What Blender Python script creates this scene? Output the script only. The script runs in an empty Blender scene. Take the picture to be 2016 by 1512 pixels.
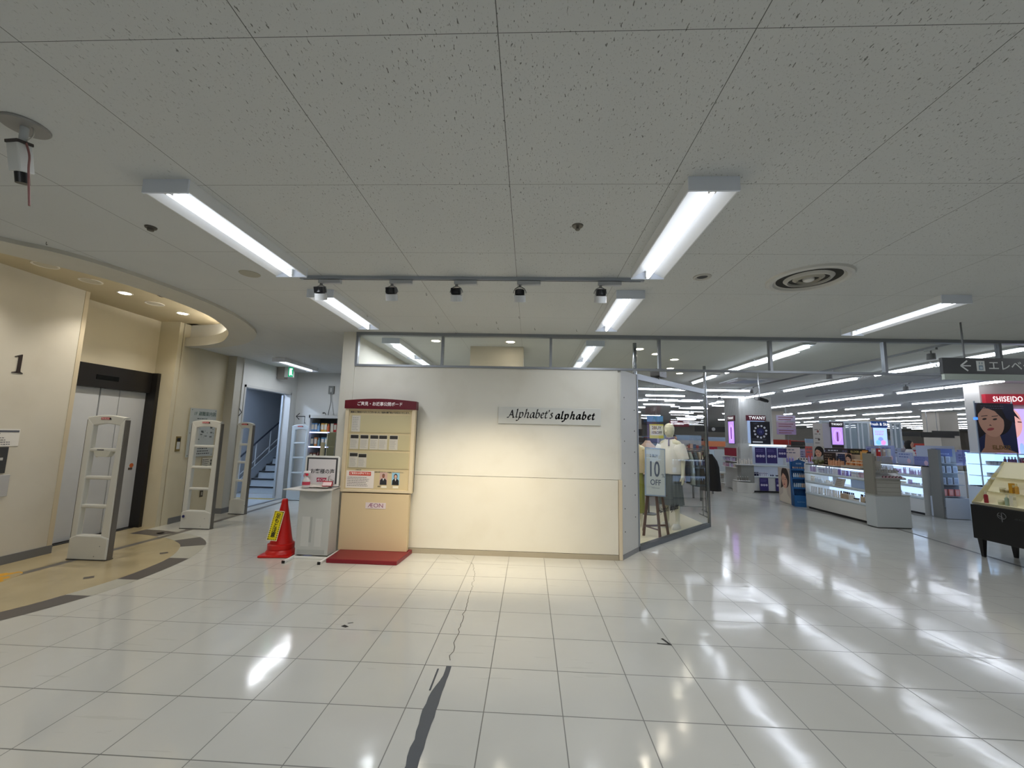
import bpy, math, random
from mathutils import Vector, Matrix
random.seed(7)
SC = bpy.context.scene
COL = SC.collection
PI = math.pi

# ------------------------------------------------------------------ camera, world, exposure
CH = 1.637                      # eye height
def make_camera():
    yaw, pitch, roll = -.0438, .123, .0237
    cy, sy, cp, sp = math.cos(yaw), math.sin(yaw), math.cos(pitch), math.sin(pitch)
    f = Vector((sy*cp, cy*cp, sp)); r = Vector((cy, -sy, 0)); u = r.cross(f)
    cr, sr = math.cos(roll), math.sin(roll)
    r2 = cr*r + sr*u; u2 = -sr*r + cr*u
    cam = bpy.data.cameras.new('camera'); o = bpy.data.objects.new('camera', cam); COL.objects.link(o)
    cam.sensor_width = 36; cam.lens = 36*814.5/2016; cam.clip_start = .02; cam.clip_end = 300
    m = Matrix((r2, u2, -f)).transposed().to_4x4(); m.translation = (0, 0, CH)
    o.matrix_world = m
    SC.camera = o
make_camera()
w = bpy.data.worlds.new('world'); SC.world = w; w.use_nodes = True
w.node_tree.nodes['Background'].inputs[0].default_value = (.6, .62, .6, 1)
w.node_tree.nodes['Background'].inputs[1].default_value = .1
vs = SC.view_settings
vs.view_transform = 'Standard'; vs.look = 'None'; vs.gamma = 1; vs.use_curve_mapping = False
vs.exposure = 0.0
TUBE = 13.0                     # watts of each fluorescent tube's lamp
SC.cycles.max_bounces = 8; SC.cycles.diffuse_bounces = 4; SC.cycles.transparent_max_bounces = 24
SC.cycles.caustics_reflective = False; SC.cycles.caustics_refractive = False
SC.cycles.sample_clamp_indirect = 6.0

# ------------------------------------------------------------------ materials
def lin(c):
    if isinstance(c, str):
        c = c.lstrip('#'); c = [int(c[i:i+2], 16)/255 for i in (0, 2, 4)]
        return tuple(x/12.92 if x <= .04045 else ((x+.055)/1.055)**2.4 for x in c)
    return tuple(c)
_mc = {}
def M(c, rough=.5, metal=0.0, emit=0.0, alpha=1.0, spec=.5, vary=.0, coat=0.0):
    key = (c, rough, metal, emit, alpha, spec, vary, coat)
    if key in _mc: return _mc[key]
    m = bpy.data.materials.new('mat_%d' % len(_mc)); m.use_nodes = True
    nt = m.node_tree; b = nt.nodes['Principled BSDF']; l = lin(c)
    b.inputs['Base Color'].default_value = (*l, 1); b.inputs['Roughness'].default_value = rough
    b.inputs['Metallic'].default_value = metal; b.inputs['Specular IOR Level'].default_value = spec
    b.inputs['Coat Weight'].default_value = coat
    if emit:
        b.inputs['Emission Color'].default_value = (*l, 1); b.inputs['Emission Strength'].default_value = emit
    if alpha < 1: b.inputs['Alpha'].default_value = alpha
    if vary:
        tc = nt.nodes.new('ShaderNodeTexCoord'); n = nt.nodes.new('ShaderNodeTexNoise'); n.inputs['Scale'].default_value = 3; n.inputs['Detail'].default_value = 5
        r = nt.nodes.new('ShaderNodeMapRange'); r.inputs[3].default_value = 1-vary; r.inputs[4].default_value = 1+vary
        mx = nt.nodes.new('ShaderNodeVectorMath'); mx.operation = 'SCALE'; mx.inputs[0].default_value = l
        nt.links.new(tc.outputs['Object'], n.inputs['Vector']); nt.links.new(n.outputs[0], r.inputs[0])
        nt.links.new(r.outputs[0], mx.inputs['Scale']); nt.links.new(mx.outputs[0], b.inputs['Base Color'])
    _mc[key] = m
    return m
def glass_mat(tint=(.97, .985, .98), k=1.0):
    m = bpy.data.materials.new('clear_glass'); m.use_nodes = True; nt = m.node_tree; nt.nodes.clear()
    o = nt.nodes.new('ShaderNodeOutputMaterial'); t = nt.nodes.new('ShaderNodeBsdfTransparent'); g = nt.nodes.new('ShaderNodeBsdfGlossy')
    t.inputs[0].default_value = (*tint, 1); g.inputs['Roughness'].default_value = .01
    f = nt.nodes.new('ShaderNodeFresnel'); f.inputs[0].default_value = 1.45
    q = nt.nodes.new('ShaderNodeMath'); q.operation = 'MULTIPLY'; q.inputs[1].default_value = k
    mx = nt.nodes.new('ShaderNodeMixShader')
    gm = nt.nodes.new('ShaderNodeNewGeometry'); bf = nt.nodes.new('ShaderNodeMath'); bf.operation = 'SUBTRACT'; bf.inputs[0].default_value = 1; nt.links.new(gm.outputs['Backfacing'], bf.inputs[1])
    q2 = nt.nodes.new('ShaderNodeMath'); q2.operation = 'MULTIPLY'
    nt.links.new(f.outputs[0], q.inputs[0]); nt.links.new(q.outputs[0], q2.inputs[0]); nt.links.new(bf.outputs[0], q2.inputs[1]); nt.links.new(q2.outputs[0], mx.inputs[0])
    nt.links.new(t.outputs[0], mx.inputs[1]); nt.links.new(g.outputs[0], mx.inputs[2]); nt.links.new(mx.outputs[0], o.inputs[0])
    return m
GLASS = glass_mat()
ACRYL = glass_mat((.86, .88, .9), 1.0)
TUBEM = M('#f4f8ff', emit=3.0)
TUBEF = M('#eef4ff', emit=20)
WHITE = M('#e6e6e2', .45); OFFW = M('#dcd9cf', .5); ALU = M('#9ea3a8', .35, .7); STEEL = M('#8b8d8e', .25, .9)
BLACK = M('#0b0b0c', .4); DGREY = M('#2b2c2e', .5); GREY = M('#8e9092', .5)

def node_mat(name):
    m = bpy.data.materials.new(name); m.use_nodes = True
    return m, m.node_tree, m.node_tree.nodes['Principled BSDF']
def math_node(nt, op, a, b=None, c=None):
    n = nt.nodes.new('ShaderNodeMath'); n.operation = op
    for i, x in enumerate((a, b, c)):
        if x is None: continue
        if isinstance(x, (int, float)): n.inputs[i].default_value = x
        else: nt.links.new(x, n.inputs[i])
    return n.outputs[0]
def mixc(nt, fac, a, b):
    n = nt.nodes.new('ShaderNodeMix'); n.data_type = 'RGBA'
    for i, x in ((0, fac), (6, a), (7, b)):
        if isinstance(x, (int, float)): n.inputs[i].default_value = x
        elif isinstance(x, tuple): n.inputs[i].default_value = (*x, 1)
        else: nt.links.new(x, n.inputs[i])
    return n.outputs[2]
def line_mask(nt, co, off, pitch, width):
    # 1 on a thin line every pitch metres
    a = math_node(nt, 'SUBTRACT', co, off-width/2); b = math_node(nt, 'DIVIDE', a, pitch); c = math_node(nt, 'FRACT', b)
    return math_node(nt, 'LESS_THAN', c, width/pitch)

def floor_material():
    m, nt, b = node_mat('polished_floor_tile')
    tc = nt.nodes.new('ShaderNodeNewGeometry'); sx = nt.nodes.new('ShaderNodeSeparateXYZ'); nt.links.new(tc.outputs['Position'], sx.inputs[0])
    X, Y = sx.outputs[0], sx.outputs[1]
    T = .47
    l1 = line_mask(nt, X, -1.180, T, .006); l2 = line_mask(nt, Y, 2.672, T, .007)
    ln = math_node(nt, 'MAXIMUM', l1, l2)
    # tile to tile tone
    fx = math_node(nt, 'FLOOR', math_node(nt, 'DIVIDE', math_node(nt, 'ADD', X, 1.18), T)); fy = math_node(nt, 'FLOOR', math_node(nt, 'DIVIDE', math_node(nt, 'SUBTRACT', Y, 2.672), T))
    cb = nt.nodes.new('ShaderNodeCombineXYZ'); nt.links.new(fx, cb.inputs[0]); nt.links.new(fy, cb.inputs[1])
    wn = nt.nodes.new('ShaderNodeTexWhiteNoise'); nt.links.new(cb.outputs[0], wn.inputs[0])
    n1 = nt.nodes.new('ShaderNodeTexNoise'); n1.inputs['Scale'].default_value = 1.3; n1.inputs['Detail'].default_value = 6; nt.links.new(tc.outputs['Position'], n1.inputs['Vector'])
    mp = nt.nodes.new('ShaderNodeMapping'); mp.inputs['Scale'].default_value = (1.5, 14, 1); nt.links.new(tc.outputs['Position'], mp.inputs[0])
    n2 = nt.nodes.new('ShaderNodeTexNoise'); n2.inputs['Scale'].default_value = 1.0; n2.inputs['Detail'].default_value = 4; nt.links.new(mp.outputs[0], n2.inputs['Vector'])
    c1 = mixc(nt, n1.outputs[0], lin('#c3c2ba'), lin('#d3d2ca'))
    c2 = mixc(nt, math_node(nt, 'MULTIPLY', wn.outputs[0], .14), c1, lin('#b3b2a8'))
    sc = math_node(nt, 'GREATER_THAN', n2.outputs[0], .67)
    c2b = mixc(nt, math_node(nt, 'MULTIPLY', sc, .10), c2, lin('#807d70'))
    c3 = mixc(nt, math_node(nt, 'MULTIPLY', ln, .85), c2b, lin('#4c4b44'))
    nt.links.new(c3, b.inputs['Base Color'])
    rr = nt.nodes.new('ShaderNodeMapRange'); rr.inputs[3].default_value = .05; rr.inputs[4].default_value = .17; nt.links.new(n1.outputs[0], rr.inputs[0])
    rl = math_node(nt, 'ADD', rr.outputs[0], math_node(nt, 'MULTIPLY', ln, .4)); nt.links.new(rl, b.inputs['Roughness'])
    b.inputs['Specular IOR Level'].default_value = .95
    # gentle unevenness of the polish
    mb = nt.nodes.new('ShaderNodeMapping'); mb.inputs['Scale'].default_value = (2.2, 2.2, 1); nt.links.new(tc.outputs['Position'], mb.inputs[0])
    n3 = nt.nodes.new('ShaderNodeTexNoise'); n3.inputs['Scale'].default_value = 1.6; n3.inputs['Detail'].default_value = 2; nt.links.new(mb.outputs[0], n3.inputs['Vector'])
    bp = nt.nodes.new('ShaderNodeBump'); bp.inputs['Strength'].default_value = .18; bp.inputs['Distance'].default_value = .01; nt.links.new(n3.outputs[0], bp.inputs['Height'])
    nt.links.new(bp.outputs[0], b.inputs['Normal'])
    return m
def ceiling_material():
    m, nt, b = node_mat('fissured_ceiling_board')
    tc = nt.nodes.new('ShaderNodeNewGeometry'); sx = nt.nodes.new('ShaderNodeSeparateXYZ'); nt.links.new(tc.outputs['Position'], sx.inputs[0])
    X, Y = sx.outputs[0], sx.outputs[1]
    l1 = line_mask(nt, X, .78-.92*40, .92, .0035); l2 = line_mask(nt, Y, 1.335-.917*10, .917, .0025)
    ln = math_node(nt, 'MAXIMUM', l1, l2)
    def fiss(scale, th, rot):
        mp = nt.nodes.new('ShaderNodeMapping'); mp.inputs['Scale'].default_value = scale; mp.inputs['Rotation'].default_value = (0, 0, rot); nt.links.new(tc.outputs['Position'], mp.inputs[0])
        n = nt.nodes.new('ShaderNodeTexNoise'); n.inputs['Scale'].default_value = 1; n.inputs['Detail'].default_value = 2.5; n.inputs['Roughness'].default_value = .6
        nt.links.new(mp.outputs[0], n.inputs['Vector'])
        r = nt.nodes.new('ShaderNodeMapRange'); r.inputs[1].default_value = th; r.inputs[2].default_value = th+.025; nt.links.new(n.outputs[0], r.inputs[0])
        return r.outputs[0]
    big = fiss((120, 34, 1), .655, .12); small = fiss((230, 100, 1), .66, -.15)
    pn = nt.nodes.new('ShaderNodeTexNoise'); pn.inputs['Scale'].default_value = .9; nt.links.new(tc.outputs['Position'], pn.inputs['Vector'])
    # fissures grow sparse towards the older boards at the back and the left
    far = nt.nodes.new('ShaderNodeMapRange'); far.inputs[1].default_value = 2.5; far.inputs[2].default_value = 5.5; far.inputs[3].default_value = 1; far.inputs[4].default_value = .25; nt.links.new(Y, far.inputs[0])
    lf = nt.nodes.new('ShaderNodeMapRange'); lf.inputs[1].default_value = -2.6; lf.inputs[2].default_value = -1.2; lf.inputs[3].default_value = .15; lf.inputs[4].default_value = 1; nt.links.new(X, lf.inputs[0])
    fm = math_node(nt, 'MULTIPLY', far.outputs[0], lf.outputs[0])
    fs = math_node(nt, 'MAXIMUM', big, math_node(nt, 'MULTIPLY', small, .7)); fs = math_node(nt, 'MULTIPLY', fs, fm)
    base = mixc(nt, pn.outputs[0], lin('#c6c9c9'), lin('#d1d4d4'))
    c = mixc(nt, math_node(nt, 'MULTIPLY', fs, .8), base, lin('#55544e'))
    fl = nt.nodes.new('ShaderNodeMapRange'); fl.inputs[1].default_value = 3; fl.inputs[2].default_value = 6; fl.inputs[3].default_value = .8; fl.inputs[4].default_value = .35; nt.links.new(Y, fl.inputs[0])
    c = mixc(nt, math_node(nt, 'MULTIPLY', ln, fl.outputs[0]), c, lin('#2a2a27'))
    nt.links.new(c, b.inputs['Base Color']); b.inputs['Roughness'].default_value = .95; b.inputs['Specular IOR Level'].default_value = .1
    bp = nt.nodes.new('ShaderNodeBump'); bp.inputs['Strength'].default_value = .6; bp.inputs['Distance'].default_value = .004; bp.invert = True
    nt.links.new(fs, bp.inputs['Height']); nt.links.new(bp.outputs[0], b.inputs['Normal'])
    return m
def wall_material(name, c, dirt='#8d8674', amt=.25, rough=.6, seam=None):
    m, nt, b = node_mat(name)
    tc = nt.nodes.new('ShaderNodeNewGeometry'); n = nt.nodes.new('ShaderNodeTexNoise'); n.inputs['Scale'].default_value = 2.2; n.inputs['Detail'].default_value = 7
    nt.links.new(tc.outputs['Position'], n.inputs['Vector'])
    r = nt.nodes.new('ShaderNodeMapRange'); r.inputs[1].default_value = .5; r.inputs[2].default_value = .8; r.inputs[3].default_value = 0; r.inputs[4].default_value = amt; nt.links.new(n.outputs[0], r.inputs[0])
    c1 = mixc(nt, r.outputs[0], lin(c), lin(dirt))
    n2 = nt.nodes.new('ShaderNodeTexNoise'); n2.inputs['Scale'].default_value = 320; nt.links.new(tc.outputs['Position'], n2.inputs['Vector'])
    bp = nt.nodes.new('ShaderNodeBump'); bp.inputs['Strength'].default_value = .25; bp.inputs['Distance'].default_value = .001; nt.links.new(n2.outputs[0], bp.inputs['Height'])
    nt.links.new(bp.outputs[0], b.inputs['Normal']); nt.links.new(c1, b.inputs['Base Color']); b.inputs['Roughness'].default_value = rough
    return m
FLOOR = floor_material(); CEIL = ceiling_material()
W_EL = wall_material('elevator_wall_paper', '#d2cdc0', '#a8a08e', .2)
W_MAIN = wall_material('painted_partition', '#d9d7cd', '#bab4a2', .3)
W_LIFT = wall_material('lift_wall_paper', '#d6cdb6', '#b3a37c', .2)
W_LOBBY = wall_material('lobby_wall_paper', '#cfc6ac', '#a3987a', .2)
W_MAIN2 = wall_material('painted_partition_low', '#d9d6ca', '#b8ae94', .18)
W_WHITE = wall_material('white_wall', '#d3d5d3', '#aeb0ac', .2)
W_GREY = wall_material('grey_blue_wall', '#aeb3b9', '#8f949a', .2)
W_SHOP = wall_material('shop_ceiling_paint', '#cfcfcb', '#bcbcb6', .2)
BEIGEF = wall_material('beige_terrazzo', '#b3a583', '#8f8160', .5, .22)

# ------------------------------------------------------------------ mesh builder
class MB:
    def __init__(s): s.v = []; s.f = []; s.m = []; s.s = []; s.T = None
    def add(s, vs, fs, m=0, sm=False):
        o = len(s.v)
        for p in vs:
            p = Vector(p)
            if s.T is not None: p = s.T @ p
            s.v.append(tuple(p))
        for f in fs: s.f.append(tuple(i+o for i in f)); s.m.append(m); s.s.append(sm)
        return s
    def box(s, x0, x1, y0, y1, z0, z1, m=0):
        v = [(x, y, z) for z in (z0, z1) for y in (y0, y1) for x in (x0, x1)]
        return s.add(v, [(0, 2, 3, 1), (4, 5, 7, 6), (0, 1, 5, 4), (2, 6, 7, 3), (0, 4, 6, 2), (1, 3, 7, 5)], m)
    def prism(s, poly, a, b, axis='y', m=0):
        # poly 2d; extruded from a to b along axis
        n = len(poly)
        def P(p, t):
            return {'y': (p[0], t, p[1]), 'z': (p[0], p[1], t), 'x': (t, p[0], p[1])}[axis]
        v = [P(p, a) for p in poly] + [P(p, b) for p in poly]
        f = [tuple(range(n)), tuple(range(2*n-1, n-1, -1))] + [(i, i+n, (i+1) % n+n, (i+1) % n) for i in range(n)]
        return s.add(v, f, m)
    def bar(s, p0, p1, w, h=None, m=0):
        p0 = Vector(p0); p1 = Vector(p1); h = h or w; d = (p1-p0).normalized()
        up = Vector((0, 0, 1)) if abs(d.z) < .9 else Vector((0, 1, 0))
        a = d.cross(up).normalized()*w/2; b = a.cross(d).normalized()*h/2
        v = [p+sx*a+sy*b for p in (p0, p1) for sx, sy in ((-1, -1), (1, -1), (1, 1), (-1, 1))]
        return s.add(v, [(0, 1, 2, 3), (7, 6, 5, 4), (0, 4, 5, 1), (1, 5, 6, 2), (2, 6, 7, 3), (3, 7, 4, 0)], m)
    def cyl(s, p0, p1, r0, r1=None, n=16, m=0, cap=True):
        r1 = r0 if r1 is None else r1; p0 = Vector(p0); p1 = Vector(p1); d = (p1-p0).normalized()
        up = Vector((0, 0, 1)) if abs(d.z) < .9 else Vector((1, 0, 0))
        a = d.cross(up).normalized(); b = a.cross(d)
        v = [p+(a*math.cos(t)+b*math.sin(t))*r for p, r in ((p0, r0), (p1, r1)) for t in [2*PI*i/n for i in range(n)]]
        s.add(v, [(i, (i+1) % n, (i+1) % n+n, i+n) for i in range(n)], m, True)
        if cap: s.add(v, [tuple(range(n-1, -1, -1)), tuple(range(n, 2*n))], m)
        return s
    def tube(s, pts, r, n=8, m=0, closed=False):
        pts = [Vector(p) for p in pts]; N = len(pts); rings = []; prev = None
        for i, p in enumerate(pts):
            d = (pts[(i+1) % N]-pts[i-1]) if closed else (pts[min(i+1, N-1)]-pts[max(i-1, 0)])
            d = d.normalized()
            if prev is None:
                up = Vector((0, 0, 1)) if abs(d.z) < .9 else Vector((1, 0, 0)); a = d.cross(up).normalized()
            else:
                a = (prev-d*prev.dot(d)).normalized()
            prev = a; b = a.cross(d)
            rr = r[i] if isinstance(r, (list, tuple)) else r
            rings.append([p+(a*math.cos(t)+b*math.sin(t))*rr for t in [2*PI*k/n for k in range(n)]])
        v = [q for ring in rings for q in ring]; f = []
        for i in range(N if closed else N-1):
            j = (i+1) % N
            for k in range(n): f.append((i*n+k, i*n+(k+1) % n, j*n+(k+1) % n, j*n+k))
        s.add(v, f, m, True)
        if not closed: s.add(rings[0], [tuple(range(n-1, -1, -1))], m); s.add(rings[-1], [tuple(range(n))], m)
        return s
    def lathe(s, prof, n=24, c=(0, 0, 0), m=0, sx=1, sy=1, sm=True):
        # prof: (r,z) or (r,z,mat)
        v = []; c = Vector(c)
        for p in prof:
            for k in range(n):
                t = 2*PI*k/n; v.append(c+Vector((p[0]*math.cos(t)*sx, p[0]*math.sin(t)*sy, p[1])))
        for i in range(len(prof)-1):
            mm = prof[i+1][2] if len(prof[i+1]) > 2 else m
            s.add([v[j] for j in range(i*n, (i+2)*n)], [(k, (k+1) % n, (k+1) % n+n, k+n) for k in range(n)], mm, sm)
        return s
    def loft(s, rings, m=0, cap=True, closed=True, sm=True):
        n = len(rings[0]); v = [q for r in rings for q in r]; f = []
        for i in range(len(rings)-1):
            for k in range(n if closed else n-1): f.append((i*n+k, i*n+(k+1) % n, (i+1)*n+(k+1) % n, (i+1)*n+k))
        s.add(v, f, m, sm)
        if cap: s.add(rings[0], [tuple(range(n-1, -1, -1))], m); s.add(rings[-1], [tuple(range(n))], m)
        return s
    def mesh(s, name, mats):
        me = bpy.data.meshes.new(name); me.from_pydata(s.v, [], s.f)
        if not isinstance(mats, (list, tuple)): mats = [mats]
        for q in mats: me.materials.append(q)
        me.polygons.foreach_set('material_index', s.m); me.polygons.foreach_set('use_smooth', s.s)
        me.update(); return me
    def build(s, name, mats, parent=None, loc=None, rz=0, bev=0, segs=2, **props):
        o = bpy.data.objects.new(name, s.mesh(name, mats)); COL.objects.link(o)
        if parent: o.parent = parent
        if loc is not None: o.location = loc
        if rz: o.rotation_euler = (0, 0, rz)
        if bev:
            b = o.modifiers.new('bevel', 'BEVEL'); b.width = bev; b.segments = segs; b.limit_method = 'ANGLE'
        for k, q in props.items(): o[k] = q
        return o
def thing(name, label, cat, loc=(0, 0, 0), rz=0, group=None):
    o = bpy.data.objects.new(name, None); COL.objects.link(o); o.location = loc; o.rotation_euler = (0, 0, rz); o.empty_display_size = .1
    o['label'] = label; o['category'] = cat
    if group: o['group'] = group
    return o
def tag(o, label, cat, group=None, kind=None):
    o['label'] = label; o['category'] = cat
    if group: o['group'] = group
    if kind: o['kind'] = kind
    return o
def struct(o): o['kind'] = 'structure'; return o
def copy_tree(o, parent=None):
    c = o.copy(); COL.objects.link(c)
    if parent: c.parent = parent
    for ch in list(o.children): copy_tree(ch, c)
    return c
def put(o, loc, rz=None, label=None, group=None):
    o.location = loc
    if rz is not None: o.rotation_euler = (0, 0, rz)
    if label: o['label'] = label
    if group: o['group'] = group
    return o
_tx = {}
def text_mesh(s, size, ext=.0006, off=0.0, shear=0.0, sx=1.0, align='CENTER', sp=1.0):
    key = (s, size, ext, off, shear, sx, align, sp)
    if key in _tx: return _tx[key]
    c = bpy.data.curves.new('lettering', 'FONT'); c.body = s; c.size = size; c.extrude = ext; c.offset = off; c.shear = shear
    c.align_x = align; c.align_y = 'CENTER'; c.space_character = sp; c.resolution_u = 3
    o = bpy.data.objects.new('lettering', c); COL.objects.link(o)
    me = bpy.data.meshes.new_from_object(o.evaluated_get(bpy.context.evaluated_depsgraph_get()))
    for v in me.vertices:
        x, y, z = v.co; v.co = (x*sx, -z, y)
    bpy.data.objects.remove(o); bpy.data.curves.remove(c)
    _tx[key] = me
    return me
def text(s, size, mat, parent, x, z, y=-.001, name='lettering', rz=0, ry=0, **k):
    me = text_mesh(s, size, **k).copy(); me.materials.clear(); me.materials.append(mat)
    o = bpy.data.objects.new(name, me); COL.objects.link(o); o.parent = parent; o.location = (x, y, z); o.rotation_euler = (0, ry, rz)
    return o
def ell(cx, cz, rx, rz, n=20, rot=0):
    return [(cx+rx*math.cos(t)*math.cos(rot)-rz*math.sin(t)*math.sin(rot), cz+rx*math.cos(t)*math.sin(rot)+rz*math.sin(t)*math.cos(rot)) for t in [2*PI*i/n for i in range(n)]]
def nth(i):
    return '%d%s' % (i, 'th' if 10 <= i % 100 <= 20 else {1: 'st', 2: 'nd', 3: 'rd'}.get(i % 10, 'th'))
def colour_name(c):
    import colorsys
    c = c.lstrip('#'); r, g, b = [int(c[i:i+2], 16)/255 for i in (0, 2, 4)]; h, s, v = colorsys.rgb_to_hsv(r, g, b); h *= 360
    if s < .09: return 'white' if v > .85 else ('grey' if v > .3 else 'black')
    pre = 'pale ' if s < .3 and v > .7 else ('dark ' if v < .4 else '')
    return pre+('red' if h < 12 or h > 345 else 'brown' if h < 45 and v < .65 else 'orange' if h < 38 else 'yellow' if h < 68 else 'green' if h < 165 else 'blue' if h < 248 else 'violet' if h < 295 else 'pink')
def spline(pts, n=8):
    out = []; P = [pts[0]]+list(pts)+[pts[-1]]
    for i in range(1, len(P)-2):
        for k in range(n):
            t = k/n; q = []
            for d in range(len(P[0])):
                a, b, c, e = P[i-1][d], P[i][d], P[i+1][d], P[i+2][d]
                q.append(.5*(2*b+(c-a)*t+(2*a-5*b+4*c-e)*t*t+(3*b-a-3*c+e)*t**3))
            out.append(tuple(q))
    out.append(tuple(pts[-1])); return out
# ------------------------------------------------------------------ the setting
CZ = 3.09
struct(MB().box(-9, 46, -5, 60, -.2, 0).build('floor', FLOOR))
# ceiling: strips that follow the curved edge of the lift hall
ARC_O = spline([(-7.2, -3.0), (-5.4, .9), (-4.55, 2.3), (-4.17, 2.91), (-3.98, 3.1), (-3.85, 3.35), (-3.74, 3.8), (-3.70, 4.4), (-3.78, 5.05), (-4.08, 5.85), (-4.56, 6.43), (-5.04, 6.78), (-5.55, 6.98), (-6.15, 7.08)], 5)
ARC_I = [None]*len(ARC_O)
_ai = spline([(-7.6, -2.6), (-5.8, 1.2), (-4.95, 2.55), (-4.55, 3.02), (-4.38, 3.28), (-4.20, 3.6), (-4.08, 4.0), (-4.05, 4.5), (-4.13, 5.05), (-4.42, 5.72), (-4.80, 6.20), (-5.18, 6.55), (-5.65, 6.80), (-6.15, 6.92)], 5)
cm = MB()
for (x0, y0), (x1, y1) in zip(ARC_O[:-1], ARC_O[1:]):
    cm.add([(x0, y0, CZ), (46, y0, CZ), (46, y1, CZ), (x1, y1, CZ)], [(0, 1, 2, 3)])
ylast = ARC_O[-1][1]
cm.add([(-9, ylast, CZ), (46, ylast, CZ), (46, 60, CZ), (-9, 60, CZ)], [(0, 1, 2, 3)])
cm.add([(ARC_O[0][0], -3.0, CZ), (46, -3, CZ), (46, -5, CZ), (ARC_O[0][0], -5, CZ)], [(0, 1, 2, 3)])
cm.add([(-9, -5, CZ+.5), (46, -5, CZ+.5), (46, 60, CZ+.5), (-9, 60, CZ+.5)], [(0, 1, 2, 3)])
struct(cm.build('ceiling', CEIL))
# dropped soffit ring with its cove
RINGM = wall_material('soffit_paint', '#c9c7bd', '#a9a698', .2)
COVE = wall_material('cove_paint', '#d8d2c0', '#b4ab94', .2)
sm_ = MB(); zb = CZ-.035
n = len(ARC_O)
for i in range(n-1):
    a, b, c, d = ARC_O[i], ARC_O[i+1], _ai[i], _ai[i+1]
    sm_.add([(*a, zb), (*b, zb), (*d, zb), (*c, zb)], [(0, 1, 2, 3)])
    sm_.add([(*a, zb), (*b, zb), (*b, CZ+.02), (*a, CZ+.02)], [(0, 1, 2, 3)])
    sm_.add([(*c, zb), (*d, zb), (*d, CZ+.12), (*c, CZ+.12)], [(0, 1, 2, 3)])
    sm_.add([(*a, CZ+.02), (*b, CZ+.02), (*d, CZ+.12), (*c, CZ+.12)], [(0, 1, 2, 3)])
struct(sm_.build('trim_1', RINGM))
rc = MB(); RZ = 3.46
for i in range(n-1):
    a, b = ARC_O[i], ARC_O[i+1]
    a = (a[0]-.1, a[1]-.05); b = (b[0]-.1, b[1]-.05)
    rc.add([(*a, CZ), (*b, CZ), (*b, RZ), (*a, RZ)], [(0, 1, 2, 3)])
    rc.add([(*a, RZ), (*b, RZ), (-7.2, b[1], RZ), (-7.2, a[1], RZ)], [(0, 1, 2, 3)], 1)
rc.add([(-7.2, 6.9, RZ), (-5.9, 6.9, RZ), (-5.9, 7.3, RZ), (-7.2, 7.3, RZ)], [(0, 1, 2, 3)])
struct(rc.build('ceiling_hall', [wall_material('cove_white', '#dcdad2', '#c4c0b4', .2), wall_material('recess_tan', '#c4b797', '#a89871', .2)]))
# lift lobby wall, left of the lift
struct(MB().box(-6.45, -6.1, -5, 5.28, 0, RZ).build('wall_left', W_EL))
struct(MB().box(-6.11, -6.085, -5, 5.28, 0, .1).build('baseboard_left', M('#6f7072', .5)))
struct(MB().box(-6.1, -6.094, 5.225, 5.28, .1, RZ, 0).build('trim_2', M('#cbbfa6', .5)))
# lift recess
struct(MB().box(-6.9, -6.45, 5.0, 6.78, 2.54, RZ).build('wall_lift', W_LIFT))
struct(MB().box(-6.6, -6.1, 6.78, 6.86, 0, RZ).box(-6.6, -6.095, 6.875, 8.0, 0, RZ).build('wall_lobby', W_LOBBY))
struct(MB().box(-6.095, -6.08, 7.0, 7.95, 0, .1).build('baseboard_lobby', M('#6f7072', .5)))
d = struct(MB().box(-6.6, -6.43, 5.28, 6.9, 2.2, 2.54).box(-6.6, -6.33, 6.72, 6.80, 0, 2.54).build('door_1', M('#1d1a19', .35)))
MB().box(-6.45, -6.425, 5.82, 6.16, 2.32, 2.39).build('indicator_display', M('#050505', .2), d)
DP = wall_material('lift_door_paint', '#c3c6ca', '#a4a7ab', .25, .35)
for a, b in ((5.2, 5.965), (5.985, 6.27), (6.28, 6.73)):
    MB().box(-6.56, -6.50, a, b, .01, 2.2).build('door_panel', DP, d, bev=.004)
MB().box(-6.58, -6.57, 5.2, 6.75, 0, 2.2).build('door_seal', BLACK, d)
MB().box(-6.56, -6.40, 5.28, 6.72, 0, .006).build('door_sill', M('#1b1b1b', .4), d)
# pillar and white wall with the doorway to the stairs
struct(MB().box(-6.45, -5.92, 8.0, 8.22, 0, CZ).build('column_lobby', M('#b9b7ad', .6, vary=.05)))
struct(MB().box(-6.46, -5.905, 7.99, 8.21, 0, .1).build('baseboard_column', M('#6f7072', .5)))
wm = MB().box(-6.05, -5.9, 8.2, 8.3, 0, CZ).box(-6.05, -5.9, 8.3, 9.96, 2.52, CZ).box(-6.05, -5.9, 9.96, 10.3, 0, CZ)
struct(wm.build('wall_stairwell', W_WHITE))
d2 = struct(MB().box(-6.06, -5.885, 8.27, 8.31, 0, 2.55).box(-6.06, -5.885, 9.93, 9.97, 0, 2.55).box(-6.06, -5.885, 8.27, 9.97, 2.5, 2.55).build('door_2', M('#c6c8c8', .45)))
MB().box(-6.10, -6.055, 9.90, 9.935, .02, 2.48).build('door_panel', M('#aeb7c0', .4), d2)
struct(MB().box(-6.05, -2.6, 10.2, 10.35, 0, CZ).build('wall_back', W_WHITE))
struct(MB().box(-5.9, -2.75, 10.18, 10.2, 0, .1).build('baseboard_back', M('#77797b', .5)))
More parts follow.
